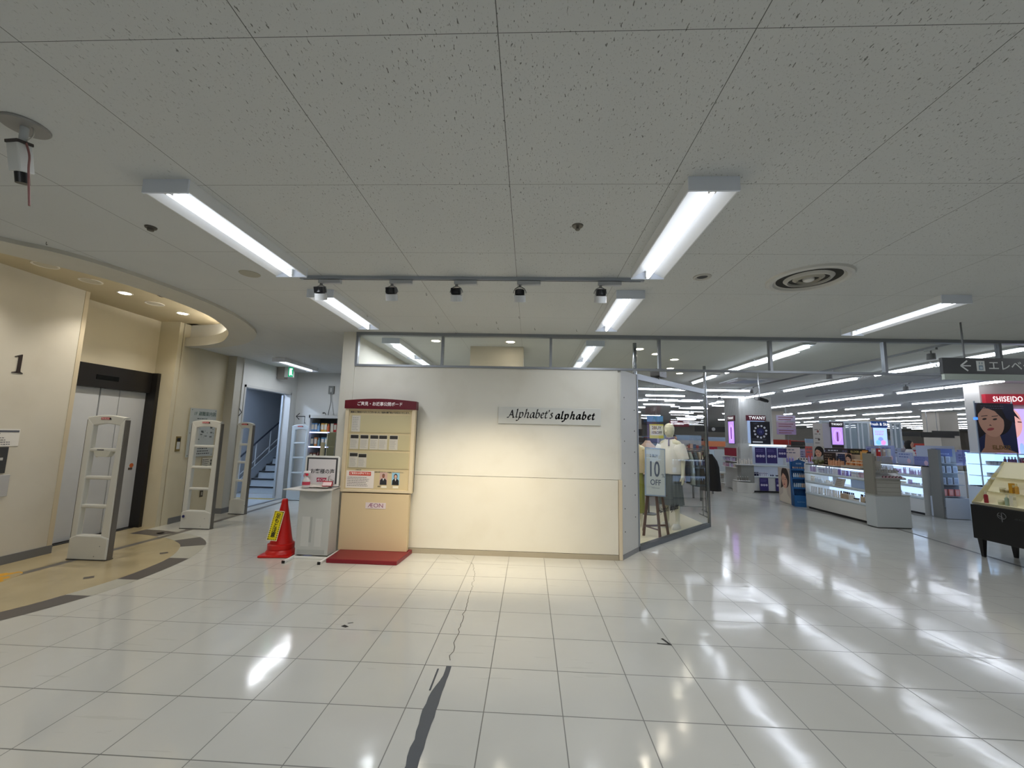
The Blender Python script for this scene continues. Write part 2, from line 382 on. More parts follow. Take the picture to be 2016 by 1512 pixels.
# stairwell behind the doorway
sw = MB().box(-7.75, -7.6, 8.05, 15, 0, 6).box(-7.75, -6.46, 7.9, 8.05, 0, 6).box(-7.75, -5.8, 15.05, 15.15, 0, 6).box(-5.945, -5.8, 10.35, 15, 0, 6).box(-7.75, -6.05, 7.9, 15, 5.9, 6.0)
for k_, q_ in enumerate(((-7.75, -7.6, 8.05, 15, 0, 6), (-7.75, -6.46, 7.9, 8.05, 0, 6), (-7.75, -5.8, 15.05, 15.15, 0, 6), (-5.945, -5.8, 10.35, 15, 0, 6), (-7.6, -6.05, 8.0, 14.95, 5.9, 6.0))):
    struct(MB().box(*q_).build(('wall_stairs_left', 'wall_stairs_near', 'wall_stairs_end', 'wall_stairs_right', 'ceiling_stairs_top')[k_], W_GREY))
struct(MB().add([(-7.6, 11.0, 2.75), (-5.95, 11.0, 2.75), (-5.95, 14.9, 5.15), (-7.6, 14.9, 5.15)], [(0, 1, 2, 3)]).add([(-7.6, 10.2, 2.75), (-6.05, 10.2, 2.75), (-6.05, 11.0, 2.75), (-7.6, 11.0, 2.75)], [(0, 1, 2, 3)]).build('ceiling_stairs', W_GREY))
struct(MB().box(-7.6, -6.03, 9.75, 9.9, .0005, .002).build('floor_tactile_strip', M('#b7a25c', .5)))
struct(MB().box(-7.6, -5.9, 8.2, 10.55, .0003, .001).build('floor_landing', M('#c5cdd2', .25)))
struct(MB().box(-5.96, -5.88, 8.3, 9.95, .0008, .004).build('trim_threshold', M('#6c7278', .4)))
st = thing('staircase', 'pale blue-white staircase with dark nosings climbing behind the doorway', 'staircase', (0, 0, 0))
SM = wall_material('step_paint', '#b9c3ca', '#98a2aa', .3, .4)
sb = MB()
for k in range(15):
    y = 10.62+.29*k; sb.box(-7.35, -5.96, y, y+.30, 0, .168*(k+1)-.006)
sb.build('steps', SM, st)
for k in range(15):
    y = 10.62+.29*k; MB().box(-7.33, -5.96, y-.015, y+.03, .168*(k+1)-.0055, .168*(k+1)+.004).box(-7.33, -5.96, y-.016, y-.001, .168*(k+1)-.028, .168*(k+1)+.004).build('nosing', M('#23262b', .6), st)
MB().prism([(10.4, 0), (14.8, 2.52), (14.8, 2.85), (10.4, .3)], -7.37, -7.34, 'x').build('stringer', M('#a3aab1', .5), st)
hr = thing('stair_handrail', 'white stair balustrade with dark sloping handrail behind the doorway', 'handrail')
MB().tube([(-7.4, 10.15, .55), (-7.4, 10.2, .75), (-7.4, 10.35, .87), (-7.4, 10.5, .93), (-7.4, 14.6, 3.42)], .022).build('handrail', M('#2e3440', .4), hr)
for k in range(8):
    y = 10.5+.58*k; MB().bar((-7.4, y, .25+.58*k*.58), (-7.4, y, .93+(y-10.5)*.607), .025).build('baluster', M('#c9ced2', .4), hr)
MB().tube([(-7.4, 10.5, .45), (-7.4, 14.6, 2.94)], .012).build('lower_rail', M('#c9ced2', .4), hr)

# partition between the hall and the clothes shop
struct(MB().box(-2.75, -2.56, 5.85, 6.0, 0, CZ).build('wall_pier', W_MAIN))
struct(MB().box(-2.75, -2.62, 6.0, 10.3, 0, CZ).build('wall_shop', W_MAIN))
struct(MB().box(-2.56, 1.24, 5.87, 5.97, 1.06, 2.585).box(1.24, 1.29, 5.9, 6.0, 1.06, 2.6).build('wall_front', W_MAIN))
struct(MB().box(-2.56, 1.235, 5.866, 5.97, .07, 1.055).build('wall_front_low', W_MAIN2))
struct(MB().box(-2.56, 1.235, 5.855, 5.97, 0, .065).build('baseboard_front', M('#a29a88', .5, vary=.1)))
cb = MB().box(1.24, 1.292, 5.85, 5.905, 0, 1.06)
struct(cb.build('trim_corner', M('#cbbfa8', .5), bev=.01))
A = Vector((1.29, 5.89, 0)); B = Vector((1.635, 6.37, 0)); G1 = Vector((3.457, 8.28, 0))
ang = math.atan2(B.y-A.y, B.x-A.x); L = (B-A).length
struct(MB().box(0, L, 0, .05, .06, 2.6).build('wall_angled', M('#c9c9c6', .5, vary=.04), loc=A, rz=ang))
struct(MB().box(0, L, -.01, .05, 0, .06).build('baseboard_angled', M('#77797b', .4), loc=A, rz=ang))
for k in range(7):
    for s in (0, 1):
        if s and k > 5: continue
        MB().lathe([(0, -.004), (.008, -.004), (.009, 0)], 8).build('screw_head', M('#1c1c1c', .5), loc=(0, 0, 0))
        o = COL.objects[-1]; o.rotation_euler = (0, 0, 0)
        x = .1 if s == 0 else L-.12
        p = A+Vector((math.cos(ang), math.sin(ang), 0))*x; o.location = (p.x+.004*math.sin(ang), p.y-.004*math.cos(ang), .35+.31*k+(.15 if s else 0))
        o.rotation_euler = (PI/2, 0, ang); tag(o, 'small dark screw plug in the narrow angled white panel', 'screw', 'screw plugs of the angled panel')
# clerestory glazing along the partition and on to the right
FR = M('#8f949b', .4, .4)
fr = MB().box(-2.56, 12.5, 5.84, 5.92, 3.045, CZ).box(-2.56, 12.5, 5.85, 5.91, 2.585, 2.615)
win = struct(fr.build('window_1', FR))
for x in (-2.545, -1.28, .29, 1.83, 3.37, 4.92, 6.45, 8.0, 9.5):
    MB().box(x-.018, x+.018, 5.85, 5.91, 2.615, 3.045).build('mullion', FR, win)
for a, b in zip((-2.545, -1.28, .29, 1.83, 3.37, 4.92, 6.45, 8.0), (-1.28, .29, 1.83, 3.37, 4.92, 6.45, 8.0, 9.5)):
    MB().box(a+.018, b-.018, 5.878, 5.884, 2.615, 3.045).build('glass_pane', GLASS, win)
# angled shop window
ang2 = math.atan2(G1.y-B.y, G1.x-B.x); L2 = (G1-B).length
w2 = struct(MB().box(0, L2, -.02, .06, 0, .07).build('window_2', M('#5f6468', .35, .6), loc=B, rz=ang2))
MB().box(0, L2, -.01, .05, 2.53, 2.62).build('top_rail', FR, w2)
MB().box(.02, L2-.03, .01, .018, .07, 2.53).build('glass_pane', GLASS, w2)
MB().box(-.01, .02, -.01, .05, 0, 2.62).build('jamb', FR, w2)
CHR = M('#8d9196', .15, 1.0)
struct(MB().cyl((G1.x, G1.y, 0), (G1.x, G1.y, CZ), .028, n=20).build('column_post', CHR))
struct(MB().cyl((1.60, 6.33, 2.6), (1.60, 6.33, CZ), .028, n=20).build('column_rod', CHR))
struct(MB().box(1.66, 5.2, 0, .9, 0, .012).build('floor_display', M('#cfc9b2', .5), loc=(0, 0, 0)))
o = bpy.data.objects['floor_display']; o.data = MB().add([(1.66, 6.45, .012), (3.44, 8.32, .012), (3.3, 10.5, .012), (-.2, 10.5, .012), (-.2, 6.45, .012), (1.66, 6.45, .0), (3.44, 8.32, .0)], [(0, 1, 2, 3, 4), (5, 6, 1, 0)]).mesh('floor_display', M('#d2c9ae', .5))
struct(MB().box(-1.0, -.12, 6.72, 7.5, 0, CZ).build('column_shop', M('#cfc6b4', .6, vary=.04)))
# hall behind the camera and the far ends of the store
struct(MB().box(-9, 46, -5.2, -5, 0, CZ+.5).build('wall_hall', W_MAIN))
struct(MB().box(-2.75, 46, 45, 45.2, 0, CZ).build('wall_far', M('#b9b4aa', .7, vary=.1)))
struct(MB().box(45, 45.2, -5, 60, 0, CZ).build('wall_right', M('#b9b4aa', .7, vary=.1)))
struct(MB().box(-2.75, -2.62, 10.35, 45, 0, CZ).build('wall_shop_back', W_MAIN))
struct(MB().box(-2.62, .6, 10.6, 10.7, 0, CZ).build('wall_shop_rear', W_MAIN))

# floor inlays of the lift lobby
FO = spline([(-6.2, 1.2), (-5.2, 2.2), (-4.75, 2.8), (-4.38, 3.49), (-4.2, 4.05), (-4.17, 4.5), (-4.20, 4.95), (-4.28, 5.35), (-4.52, 5.88), (-4.82, 6.2), (-5.2, 6.42), (-5.75, 6.58), (-6.1, 6.62)], 6)
FI = spline([(-6.2, 1.5), (-5.4, 2.45), (-4.95, 3.0), (-4.58, 3.64), (-4.46, 4.05), (-4.40, 4.5), (-4.43, 4.95), (-4.53, 5.33), (-4.78, 5.75), (-5.03, 5.98), (-5.35, 6.16), (-5.8, 6.3), (-6.1, 6.34)], 6)
bf = MB()
for (a, b) in zip(FI[:-1], FI[1:]): bf.add([(*a, .0010), (*b, .0010), (-6.6, b[1], .0010), (-6.6, a[1], .0010)], [(0, 1, 2, 3)])
bf.add([(-6.6, 6.34, .001), (-6.1, 6.34, .001), (-6.1, 6.8, .001), (-6.6, 6.8, .001)], [(0, 1, 2, 3)])
struct(bf.build('floor_lobby', BEIGEF))
fb = MB(); N = len(FO)
for i in range(N-1):
    k = i % 12; dark = i/6.0
    for z, mi in ((.0012, 0),): fb.add([(*FO[i], z), (*FO[i+1], z), (*FI[i+1], z), (*FI[i], z)], [(0, 1, 2, 3)], 1)
def inner_at(y):
    return min(FI, key=lambda p: abs(p[1]-y))
struct(fb.build('floor_border', [M('#4a4546', .4), M('#b7b5a8', .3, vary=.05)]))
def seg(i0, i1, name='floor_inlay'):
    s = MB()
    for i in range(i0, i1): s.add([(*FO[i], .0016), (*FO[i+1], .0016), (*FI[i+1], .0016), (*FI[i], .0016)], [(0, 1, 2, 3)])
    return struct(s.build(name, M('#55504f', .35, vary=.15)))
def nearest(L_, p): return min(range(len(L_)), key=lambda i: (L_[i][0]-p[0])**2+(L_[i][1]-p[1])**2)
seg(nearest(FO, (-4.7, 2.9)), nearest(FO, (-4.2, 4.05)))
seg(nearest(FO, (-4.17, 4.5)), nearest(FO, (-4.26, 5.31)))
seg(nearest(FO, (-4.52, 5.88)), nearest(FO, (-4.95, 6.3)))
seg(nearest(FO, (-5.5, 6.52)), N-1)
struct(MB().add([(-5.72, 2.0, .0014), (-5.62, 2.0, .0014), (-5.40, 6.4, .0014), (-5.50, 6.4, .0014)], [(0, 1, 2, 3)]).add([(-5.50, 6.4, .0018), (-5.40, 6.4, .0018), (-5.60, 10.1, .0018), (-5.68, 10.1, .0018)], [(0, 1, 2, 3)]).build('floor_strip', M('#6b6862', .35, vary=.2)))
for x, y in ((-4.73, 4.51), (-4.74, 5.45), (-5.68, 6.42)):
    struct(MB().add([(x-.06, y, .0016), (x, y-.06, .0016), (x+.06, y, .0016), (x, y+.06, .0016)], [(0, 1, 2, 3)]).build('floor_diamond', M('#57504a', .4)))
m_, nt_, b_ = node_mat('worn_yellow_paint')
n_ = nt_.nodes.new('ShaderNodeTexNoise'); n_.inputs['Scale'].default_value = 9; n_.inputs['Detail'].default_value = 8; g_ = nt_.nodes.new('ShaderNodeNewGeometry'); nt_.links.new(g_.outputs['Position'], n_.inputs['Vector'])
nt_.links.new(mixc(nt_, math_node(nt_, 'GREATER_THAN', n_.outputs[0], .5), lin('#b3a37f'), lin('#d59d1c')), b_.inputs['Base Color'])
struct(MB().prism(ell(-5.63, 4.2, .19, .4, 24), .0015, .0022, 'z').build('floor_yellow_mark', m_))
# store threshold strip and second floor field
struct(MB().add([(6.8, 6.21, .0012), (6.85, 6.21, .0012), (7.24, 8.7, .0012), (7.19, 8.7, .0012)], [(0, 1, 2, 3)]).add([(7.19, 8.7, .0012), (7.24, 8.7, .0012), (6.56, 12.11, .0012), (6.51, 12.11, .0012)], [(0, 1, 2, 3)])
       .add([(6.51, 12.11, .0012), (6.56, 12.11, .0012), (5.9, 16.0, .0012), (5.87, 16.0, .0012)], [(0, 1, 2, 3)]).add([(6.8, 6.21, .0012), (6.85, 6.21, .0012), (6.4, 3.4, .0012), (6.37, 3.4, .0012)], [(0, 1, 2, 3)]).build('floor_joint', M('#3a3936', .5)))
# crack, tape and marks on the floor
random.seed(3)
ck = MB(); pts = []; y = 5.84; x = -.86
path = [(-1.02, 5.80), (-.86, 5.63), (-.70, 5.52), (-.66, 5.36), (-.62, 5.14), (-.60, 4.9), (-.58, 4.62), (-.58, 4.28), (-.57, 3.95), (-.555, 3.6), (-.55, 3.15)]
for (a, b) in zip(path[:-1], path[1:]):
    for k in range(7):
        t = k/7; pts.append((a[0]+(b[0]-a[0])*t+random.uniform(-.012, .012), a[1]+(b[1]-a[1])*t))
for a, b in zip(pts[:-1], pts[1:]):
    w_ = .002 if a[1] > 4.4 else .0028
    ck.add([(a[0]-w_, a[1], .0012), (a[0]+w_, a[1], .0012), (b[0]+w_, b[1], .0012), (b[0]-w_, b[1], .0012)], [(0, 1, 2, 3)])
struct(ck.build('floor_crack', M('#69655a', .8)))
tp = MB(); random.seed(5); ys = [3.14-.06*k for k in range(22)]
prev = None
for k, yy in enumerate(ys):
    l = -.585+random.uniform(-.008, .006) - (.012 if 4 < k < 12 else 0); r = -.522+random.uniform(-.002, .004)
    if k < 4: l += .028
    if prev: tp.add([(prev[0], prev[2], .0022), (prev[1], prev[2], .0022), (r, yy, .0022), (l, yy, .0022)], [(0, 1, 2, 3)])
    prev = (l, r, yy)
tag(tp.build('floor_tape', M('#51555a', .55, vary=.1)), 'long strip of grey tape covering the crack in the floor', 'tape')
tag(MB().box(-.612, -.600, 2.85, 3.10, .0012, .002).build('floor_tape', M('#51555a', .55)), 'thin torn grey tape sliver left of the taped crack', 'tape')
tag(MB().add([(1.06, 3.60, .0015), (1.17, 3.585, .0015), (1.17, 3.60, .0015), (1.06, 3.617, .0015)], [(0, 1, 2, 3)]).add([(1.155, 3.59, .0016), (1.175, 3.59, .0016), (1.135, 3.70, .0016), (1.115, 3.69, .0016)], [(0, 1, 2, 3)]).build('corner_mark', BLACK), 'black tape corner mark on a floor tile right of the crack', 'tape')
tag(MB().add([(-1.56, 3.66, .0015), (-1.51, 3.64, .0015), (-1.49, 3.66, .0015), (-1.54, 3.69, .0015)], [(0, 1, 2, 3)]).add([(-1.53, 3.72, .0015), (-1.49, 3.74, .0015), (-1.48, 3.735, .0015), (-1.52, 3.715, .0015)], [(0, 1, 2, 3)]).build('corner_mark', M('#222222', .6)), 'small worn black tape scrap on a floor tile before the notice board', 'tape')
# ------------------------------------------------------------------ ceiling fittings
HOUS = M('#c9ced4', .4, emit=0); REFL = M('#e8ebee', .3)
def make_fixture(tubemat=TUBEM, L_=1.32, name='ceiling_light'):
    r = thing(name, 'x', 'ceiling light')
    w = .14; h = .075
    MB().box(-w, w, 0, .012, -h-.01, 0).build('end_cap', M('#dfe6f2', .5), r); MB().box(-w, w, L_-.012, L_, -h-.01, 0).build('end_cap', M('#dfe6f2', .5), r)
    b = MB(); sec = [(-w, 0), (-w, -h), (-w+.008, -h), (-.035, -.022), (.035, -.022), (w-.008, -h), (w, -h), (w, 0)]
    b.prism([(x, z) for x, z in sec], .012, L_-.012, 'y'); b.build('reflector', REFL, r)
    MB().cyl((0, .025, -.066), (0, L_-.02, -.066), .019, n=12).build('tube', tubemat, r)
    l = bpy.data.lights.new('lamp', 'AREA'); l.shape = 'RECTANGLE'; l.size = .05; l.size_y = L_-.06; l.energy = TUBE; l.color = (.955, .985, 1.04)
    lo = bpy.data.objects.new('lamp', l); COL.objects.link(lo); lo.parent = r; lo.location = (0, L_/2, -.0865)
    MB().box(-.02, .02, .014, .04, -.08, -.02).build('lamp_holder', WHITE, r); MB().box(-.02, .02, L_-.04, L_-.014, -.08, -.02).build('lamp_holder', WHITE, r)
    return r
fx = make_fixture()
hall = [(-2.17, 2.19, 'long ceiling tube light, the nearest one left of the partition'), (1.0, 2.18, 'long ceiling tube light, the nearest one above the middle right'),
        (-2.19, 4.05, 'ceiling tube light just beyond the left end of the spotlight track'), (.98, 4.0, 'ceiling tube light just beyond the right end of the spotlight track'),
        (4.12, 4.05, 'ceiling tube light before the glazing, right of the round air vent'), (-5.12, 8.1, 'ceiling tube light beside the green exit sign'),
        (7.1, 3.3, 'ceiling tube light cut by the right edge of the picture'),
        (-2.17, -.45, ''), (1.0, -.45, ''), (4.1, -.45, ''), (4.1, -2.3, ''), (7.1, -.45, ''), (-2.17, -2.3, ''), (1.0, -2.3, '')]
first = True
for x, y, lb in hall:
    o = fx if first else copy_tree(fx); first = False
    put(o, (x, y, CZ), label=lb or 'tube light on the hall ceiling behind the viewer')
    if not lb: o['group'] = 'tube lights behind the viewer'
shopl = []
for x, n0 in ((-2.17, 'left'), (.98, 'right')):
    for y in (6.2, 7.55):
        o = copy_tree(fx); put(o, (x, y, CZ), label='clothes shop tube light seen through the clerestory glass, %s row, %s of two' % (n0, 'nearer' if y < 7 else 'farther'))
# single-mesh tube light for the far store
fm = MB(); fm.prism([(-.11, 0), (-.08, -.03), (.08, -.03), (.11, 0)], 0, 1.3, 'y', 0); fm.cyl((0, .02, -.052), (0, 1.28, -.052), .02, n=8, m=1)
FMESH = fm.mesh('ceiling_light', [M('#c5c9cf', .5), TUBEF])
FR2 = MB(); FR2.v = []; 
def far_light(x, y, rz, group, label, c='ceiling light'):
    o = bpy.data.objects.new('ceiling_light', FMESH); COL.objects.link(o); o.location = (x, y, CZ); o.rotation_euler = (0, 0, rz)
    tag(o, label, c, group); return o
cnt = 0
for i, x in enumerate((4.1, 7.12, 10.18, 13.3, 16.4, 19.5, 22.6, 25.7, 28.8, 31.9, 35.0)):
    ymax = 12.5 if i == 0 else (17 if i == 1 else 40)
    y = 6.15; k = 0; n_ = 0
    while y < ymax and y < x*1.9+2:
        if y/x > .42 :
            n_ += 1; far_light(x, y, 0, 'tube lights of the cosmetics floor', 'tube light in the %s lengthwise store row, %s from the glazing' % (nth(i+1), nth(n_))); cnt += 1
        y += 1.33 if k % 2 == 0 else 1.75; k += 1
for j in range(8):
    y = 11.95+1.8*j if j < 5 else 19.2+3.4*(j-4); n_ = 0
    for k in range(10 if j < 3 else 7):
        x = 1.2+k*(1.9 if j < 3 else 2.8)+(j % 2)*.7
        if x > 3.2 and x/y > .55: continue
        if x/y < .16: continue
        n_ += 1; far_light(x+1.3, y, PI/2, 'crosswise tube lights of the far store', 'tube light in the %s crosswise row beyond the glass, %s from the left' % (nth(j+1), nth(n_))); cnt += 1
print('far lights', cnt)
# recessed downlights
DLON = M('#fff3dd', emit=28)
def downlight(x, y, z, lit, label, group, r=.07, warm=(1, .93, .82), power=26, size=2.0):
    o = thing('downlight', label, 'downlight', (x, y, z), group=group)
    MB().lathe([(r+.018, 0), (r+.016, -.006), (r, -.004), (r-.004, .0), (r-.008, -.001)], 24).build('rim', M('#e3ded2', .5), o)
    MB().lathe([(r-.004, -.002), (.0001, -.002)], 24).build('lens', DLON if lit else M('#c9c2ae', .5), o)
    if lit:
        l = bpy.data.lights.new('lamp', 'SPOT'); l.energy = power; l.color = warm; l.spot_size = size; l.spot_blend = .8; l.shadow_soft_size = r*.8
        lo = bpy.data.objects.new('lamp', l); COL.objects.link(lo); lo.parent = o; lo.location = (0, 0, -.02)
    return o
for y, p in ((3.94, 'at the left edge of the picture'), (5.3, 'before the lift, middle one'), (6.26, 'before the lift, farthest one')):
    downlight(-5.62, y, RZ, True, 'lit round downlight in the lobby recess, %s' % p, 'lit downlights of the lift lobby', power=58)
downlight(-5.62, 2.6, RZ, True, 'lit round downlight of the lift lobby outside the picture', 'lit downlights of the lift lobby', power=30)
for y, p in ((4.35, 'nearest the left edge'), (4.85, 'beside the wall end'), (5.76, 'between the two lit ones')):
    downlight(-5.62, y, RZ, False, 'unlit round downlight in the lobby recess, %s' % p, 'unlit downlights of the lift lobby', r=.1)
for x, y, p in ((-1.5, 6.36, 'left of the shop pillar'), (-.32, 6.36, 'before the shop pillar'), (1.78, 6.75, 'right of the chrome rod'), (2.17, 7.14, 'second right of the chrome rod'), (2.65, 7.63, 'over the mannequin'), (3.32, 9.25, 'deepest in the shop'), (2.9, 8.6, 'behind the mannequin')):
    downlight(x, y, CZ, True, 'lit round shop downlight, %s' % p, 'downlights of the clothes shop', power=22, warm=(1, .95, .85))
# unseen tube added behind the ring lip to brighten the recess end
cv = [(-3.97, 5.0), (-4.05, 5.3), (-4.22, 5.7), (-4.40, 5.98), (-4.66, 6.26), (-4.95, 6.5), (-5.3, 6.7)]
tag(MB().tube([(x, y, CZ+.095) for x, y in cv], .012, 8).build('added_cove_tube', M('#fffaf2', emit=110)), 'unseen tube added to brighten the curved end of the lobby recess', 'added light')
# lobby sprinkler/slots
tag(MB().box(-.05, .05, -.012, .012, -.004, 0).box(-.015, .015, -.02, .02, -.02, 0).build('sprinkler_head', M('#4a463f', .5), loc=(-5.18, 5.39, RZ)), 'small sprinkler head in the lobby recess ceiling', 'sprinkler')
tag(MB().lathe([(.0001, -.035), (.012, -.034), (.018, -.028), (.008, -.02), (.008, -.01), (.035, -.008), (.04, 0)], 20).build('sprinkler_head', M('#6d6a63', .4, .5), loc=(.31, 2.73, CZ)), 'brass-grey sprinkler head between the two nearest tube lights', 'sprinkler')
tag(MB().lathe([(.0001, -.03), (.02, -.028), (.022, -.012), (.035, -.01), (.038, 0)], 20).build('smoke_detector', M('#55524c', .5), loc=(-2.80, 2.76, CZ)), 'small dark round detector left of the nearest left tube light', 'detector')
tag(MB().lathe([(.0001, -.006), (.085, -.006), (.09, 0)], 28).build('speaker_grille', M('#a8a596', .7), loc=(-2.66, 3.64, CZ)), 'round beige ceiling speaker left of the spotlight track', 'speaker')
o = thing('ceiling_sensor', 'round recessed sensor left of the big air vent', 'sensor', (1.53, 3.64, CZ))
MB().lathe([(.045, -.002), (.06, -.012), (.075, -.008), (.078, 0)], 28).build('rim', M('#b9b8b2', .4), o)
MB().lathe([(.0001, -.001), (.046, -.001)], 24).build('lens', M('#3c3c3b', .3), o)
# round air diffuser
o = thing('air_vent', 'large round white ceiling air diffuser with concentric rings', 'vent', (2.47, 3.66, CZ))
MB().lathe([(.25, .02), (.275, -.02), (.30, -.026), (.325, -.018), (.335, 0)], 64).build('outer_ring', M('#c6c6c2', .4), o)
MB().lathe([(.262, -.004), (.205, .012), (.175, -.018), (.16, -.022), (.155, .01)], 64).build('middle_ring', M('#b9b8b2', .45), o)
MB().lathe([(.135, .006), (.105, -.008), (.09, -.022), (.082, 0)], 64).build('inner_ring', M('#a7a498', .45), o)
MB().lathe([(.0001, -.028), (.03, -.027), (.042, -.02), (.046, -.005)], 32).build('centre_disc', M('#d9d9d6', .4), o)
MB().lathe([(.0001, -.0005), (.33, -.0005)], 48).build('dark_throat', M('#262521', .8), o)
tag(MB().lathe([(.44, -.0006), (.33, -.0006)], 48, sx=1.12).build('dust_stain', M('#a79f8f', .9, alpha=.35)), 'x', 'stain')
bpy.data.objects.remove(bpy.data.objects['dust_stain'])
# spotlight track
tr = thing('spotlight_track', 'long slim white spotlight track on the ceiling before the partition', 'light track', (-.585, 3.69, CZ))
MB().box(-1.61, 1.61, -.017, .017, -.03, 0).build('rail', M('#9fa6b0', .4), tr)
MB().box(-1.58, 1.58, -.005, .005, -.0315, -.028).build('slot', BLACK, tr)
def make_spot():
    s = thing('track_spotlight', 'x', 'spotlight')
    MB().box(-.02, .17, -.018, .018, -.065, -.032).build('adapter', M('#b4b8be', .4), s, bev=.004)
    MB().cyl((.0, 0, -.065), (.0, 0, -.08), .012, n=10).build('stem', GREY, s)
    s.scale = (1.12, 1.12, 1.12)
    yk = [(.052*math.cos(t), 0, -.135+.055*math.sin(t)) for t in [PI*i/12 for i in range(13)]]
    MB().tube(yk, .004, 6).build('yoke', M('#9fa2a6', .4), s)
    hd = MB().lathe([(.0001, -.11), (.036, -.11), (.037, -.15)], 20)
    hd.T = Matrix.Translation((0, 0, -.15)) @ Matrix.Rotation(.38, 4, 'X') @ Matrix.Translation((0, 0, .15))
    for k in range(9):
        hd.box(-.037+.0093*k-.001, -.037+.0093*k+.001, -.032, .032, -.145, -.095)
    hd.build('heat_sink', M('#4c4e52', .4, .4), s)
    h2 = MB(); h2.T = hd.T
    h2.lathe([(.045, -.15), (.048, -.155), (.05, -.205), (.046, -.205), (.040, -.17), (.0001, -.165)], 28); h2.build('lamp_head', M('#d2d5d8', .4), s)
    h3 = MB(); h3.T = hd.T; h3.lathe([(.0001, -.175), (.038, -.175)], 20).build('lens', M('#ffe9c4', emit=8), s)
    return s
sp = make_spot(); names = ('leftmost', 'second from the left', 'middle', 'second from the right', 'rightmost')
for k, x in enumerate((-1.99, -1.31, -.70, -.11, .63)):
    o = sp if k == 0 else copy_tree(sp)
    put(o, (x, 3.69, CZ), label='white track spotlight with black fins, %s of the five' % names[k], group='spotlights on the ceiling track')
    e = (9, 6, 26, 18, 4)[k]; l = bpy.data.lights.new('lamp', 'SPOT'); l.energy = e*5.2; l.color = (1, .85, .62); l.spot_size = 1.05; l.spot_blend = .9; l.shadow_soft_size = .035
    lo = bpy.data.objects.new('lamp', l); COL.objects.link(lo); lo.parent = o; lo.location = (0, .06, -.20)
    tgt = Vector(((-1.95, -1.6, -.75, -.1, .5)[k], 5.8, .25)); dv = tgt-Vector((x, 3.75, CZ-.2)); lo.rotation_euler = dv.to_track_quat('-Z', 'Y').to_euler()
# more tracks with spotlights inside the store
def store_track(x, y0, y1, lab, heads):
    t = tag(MB().box(x-.017, x+.017, y0, y1, CZ-.03, CZ).build('light_track', M('#85888c', .4)), lab, 'light track')
    for h_, y in enumerate(heads):
        o = thing('store_spotlight', 'grey spotlight on the %s, %s from the glazing' % (lab.replace('long grey ', '')[:44].rsplit(' ', 1)[0], nth(h_+1)), 'spotlight', (x, y, CZ-.03), group='spotlights over the cosmetics floor')
        MB().box(-.018, .018, -.09, .09, -.03, 0).build('adapter', M('#a2a5a8', .4), o)
        MB().cyl((0, 0, -.03), (0, 0, -.08), .01, n=8).lathe([(.0001, -.07), (.05, -.075), (.055, -.16), (.0001, -.16)], 16).build('lamp_head', M('#6e6f70', .4), o)
store_track(5.95, 5.95, 14.5, 'long grey ceiling track crossing above the store entrance', (6.3, 8.4, 11.3, 13.2))
store_track(8.8, 6.2, 13.5, 'long grey ceiling track farther right over the cosmetics floor', (8.2, 10.0))
# bullet camera
cm_ = thing('surveillance_camera', 'white box surveillance camera with black lens hanging top left', 'surveillance camera', (-2.50, 1.76, CZ))
MB().lathe([(.0001, -.012), (.085, -.012), (.09, -.006), (.09, 0)], 28).build('ceiling_plate', M('#8f8f8e', .4), cm_)
MB().cyl((0, 0, -.01), (-.01, .01, -.09), .016, n=12).build('stem', M('#c3c8cc', .4), cm_)
bd = MB(); R = Matrix.Translation((-.012, .0, -.10)) @ Matrix.Rotation(math.radians(192), 4, 'X') @ Matrix.Rotation(.1, 4, 'Z'); bd.T = R
bd.box(-.035, .035, -.03, .03, 0, .135); bd.build('housing', M('#cfd1cf', .4), cm_, bev=.006)
b2 = MB(); b2.T = R; b2.cyl((0, 0, .135), (0, 0, .185), .026, n=18); b2.build('lens', BLACK, cm_)
b2 = MB(); b2.T = R; b2.box(-.037, .037, -.032, .032, -.012, .002); b2.build('rear_plate', M('#3a3433', .5), cm_)
MB().tube(spline([(.0, 0, -.10), (.05, .0, -.06), (.045, 0, -.02), (.02, 0, -.005)], 6), .003, 6).build('cable', M('#b9b9b5', .5), cm_)
MB().tube(spline([(.02, 0, -.09), (.05, 0, -.16), (.06, 0, -.24), (.095, 0, -.42)], 6), .0045, 6).build('hanging_cable', M('#8b5f5c', .6), cm_)
# little hooks in the ceiling
for x, y in ((-1.19, 4.98), (-1.22, 5.25), (-.72, 5.3), (-.15, 4.95), (-.45, 5.2), (-.45, 5.5), (.05, 5.5), (.62, 5.55), (-1.65, 5.55), (-1.08, 5.78), (-2.05, 4.95), (-3.9, 3.0), (-1.1, 4.13)):
    o = MB().tube([(0, 0, 0), (0, 0, -.02), (.006, 0, -.028), (.012, 0, -.02)], .002, 5).build('ceiling_hook', M('#3c3a36', .5), loc=(x, y, CZ))
    tag(o, 'tiny dark hook screwed into the ceiling boards', 'hook', 'hooks in the hall ceiling')
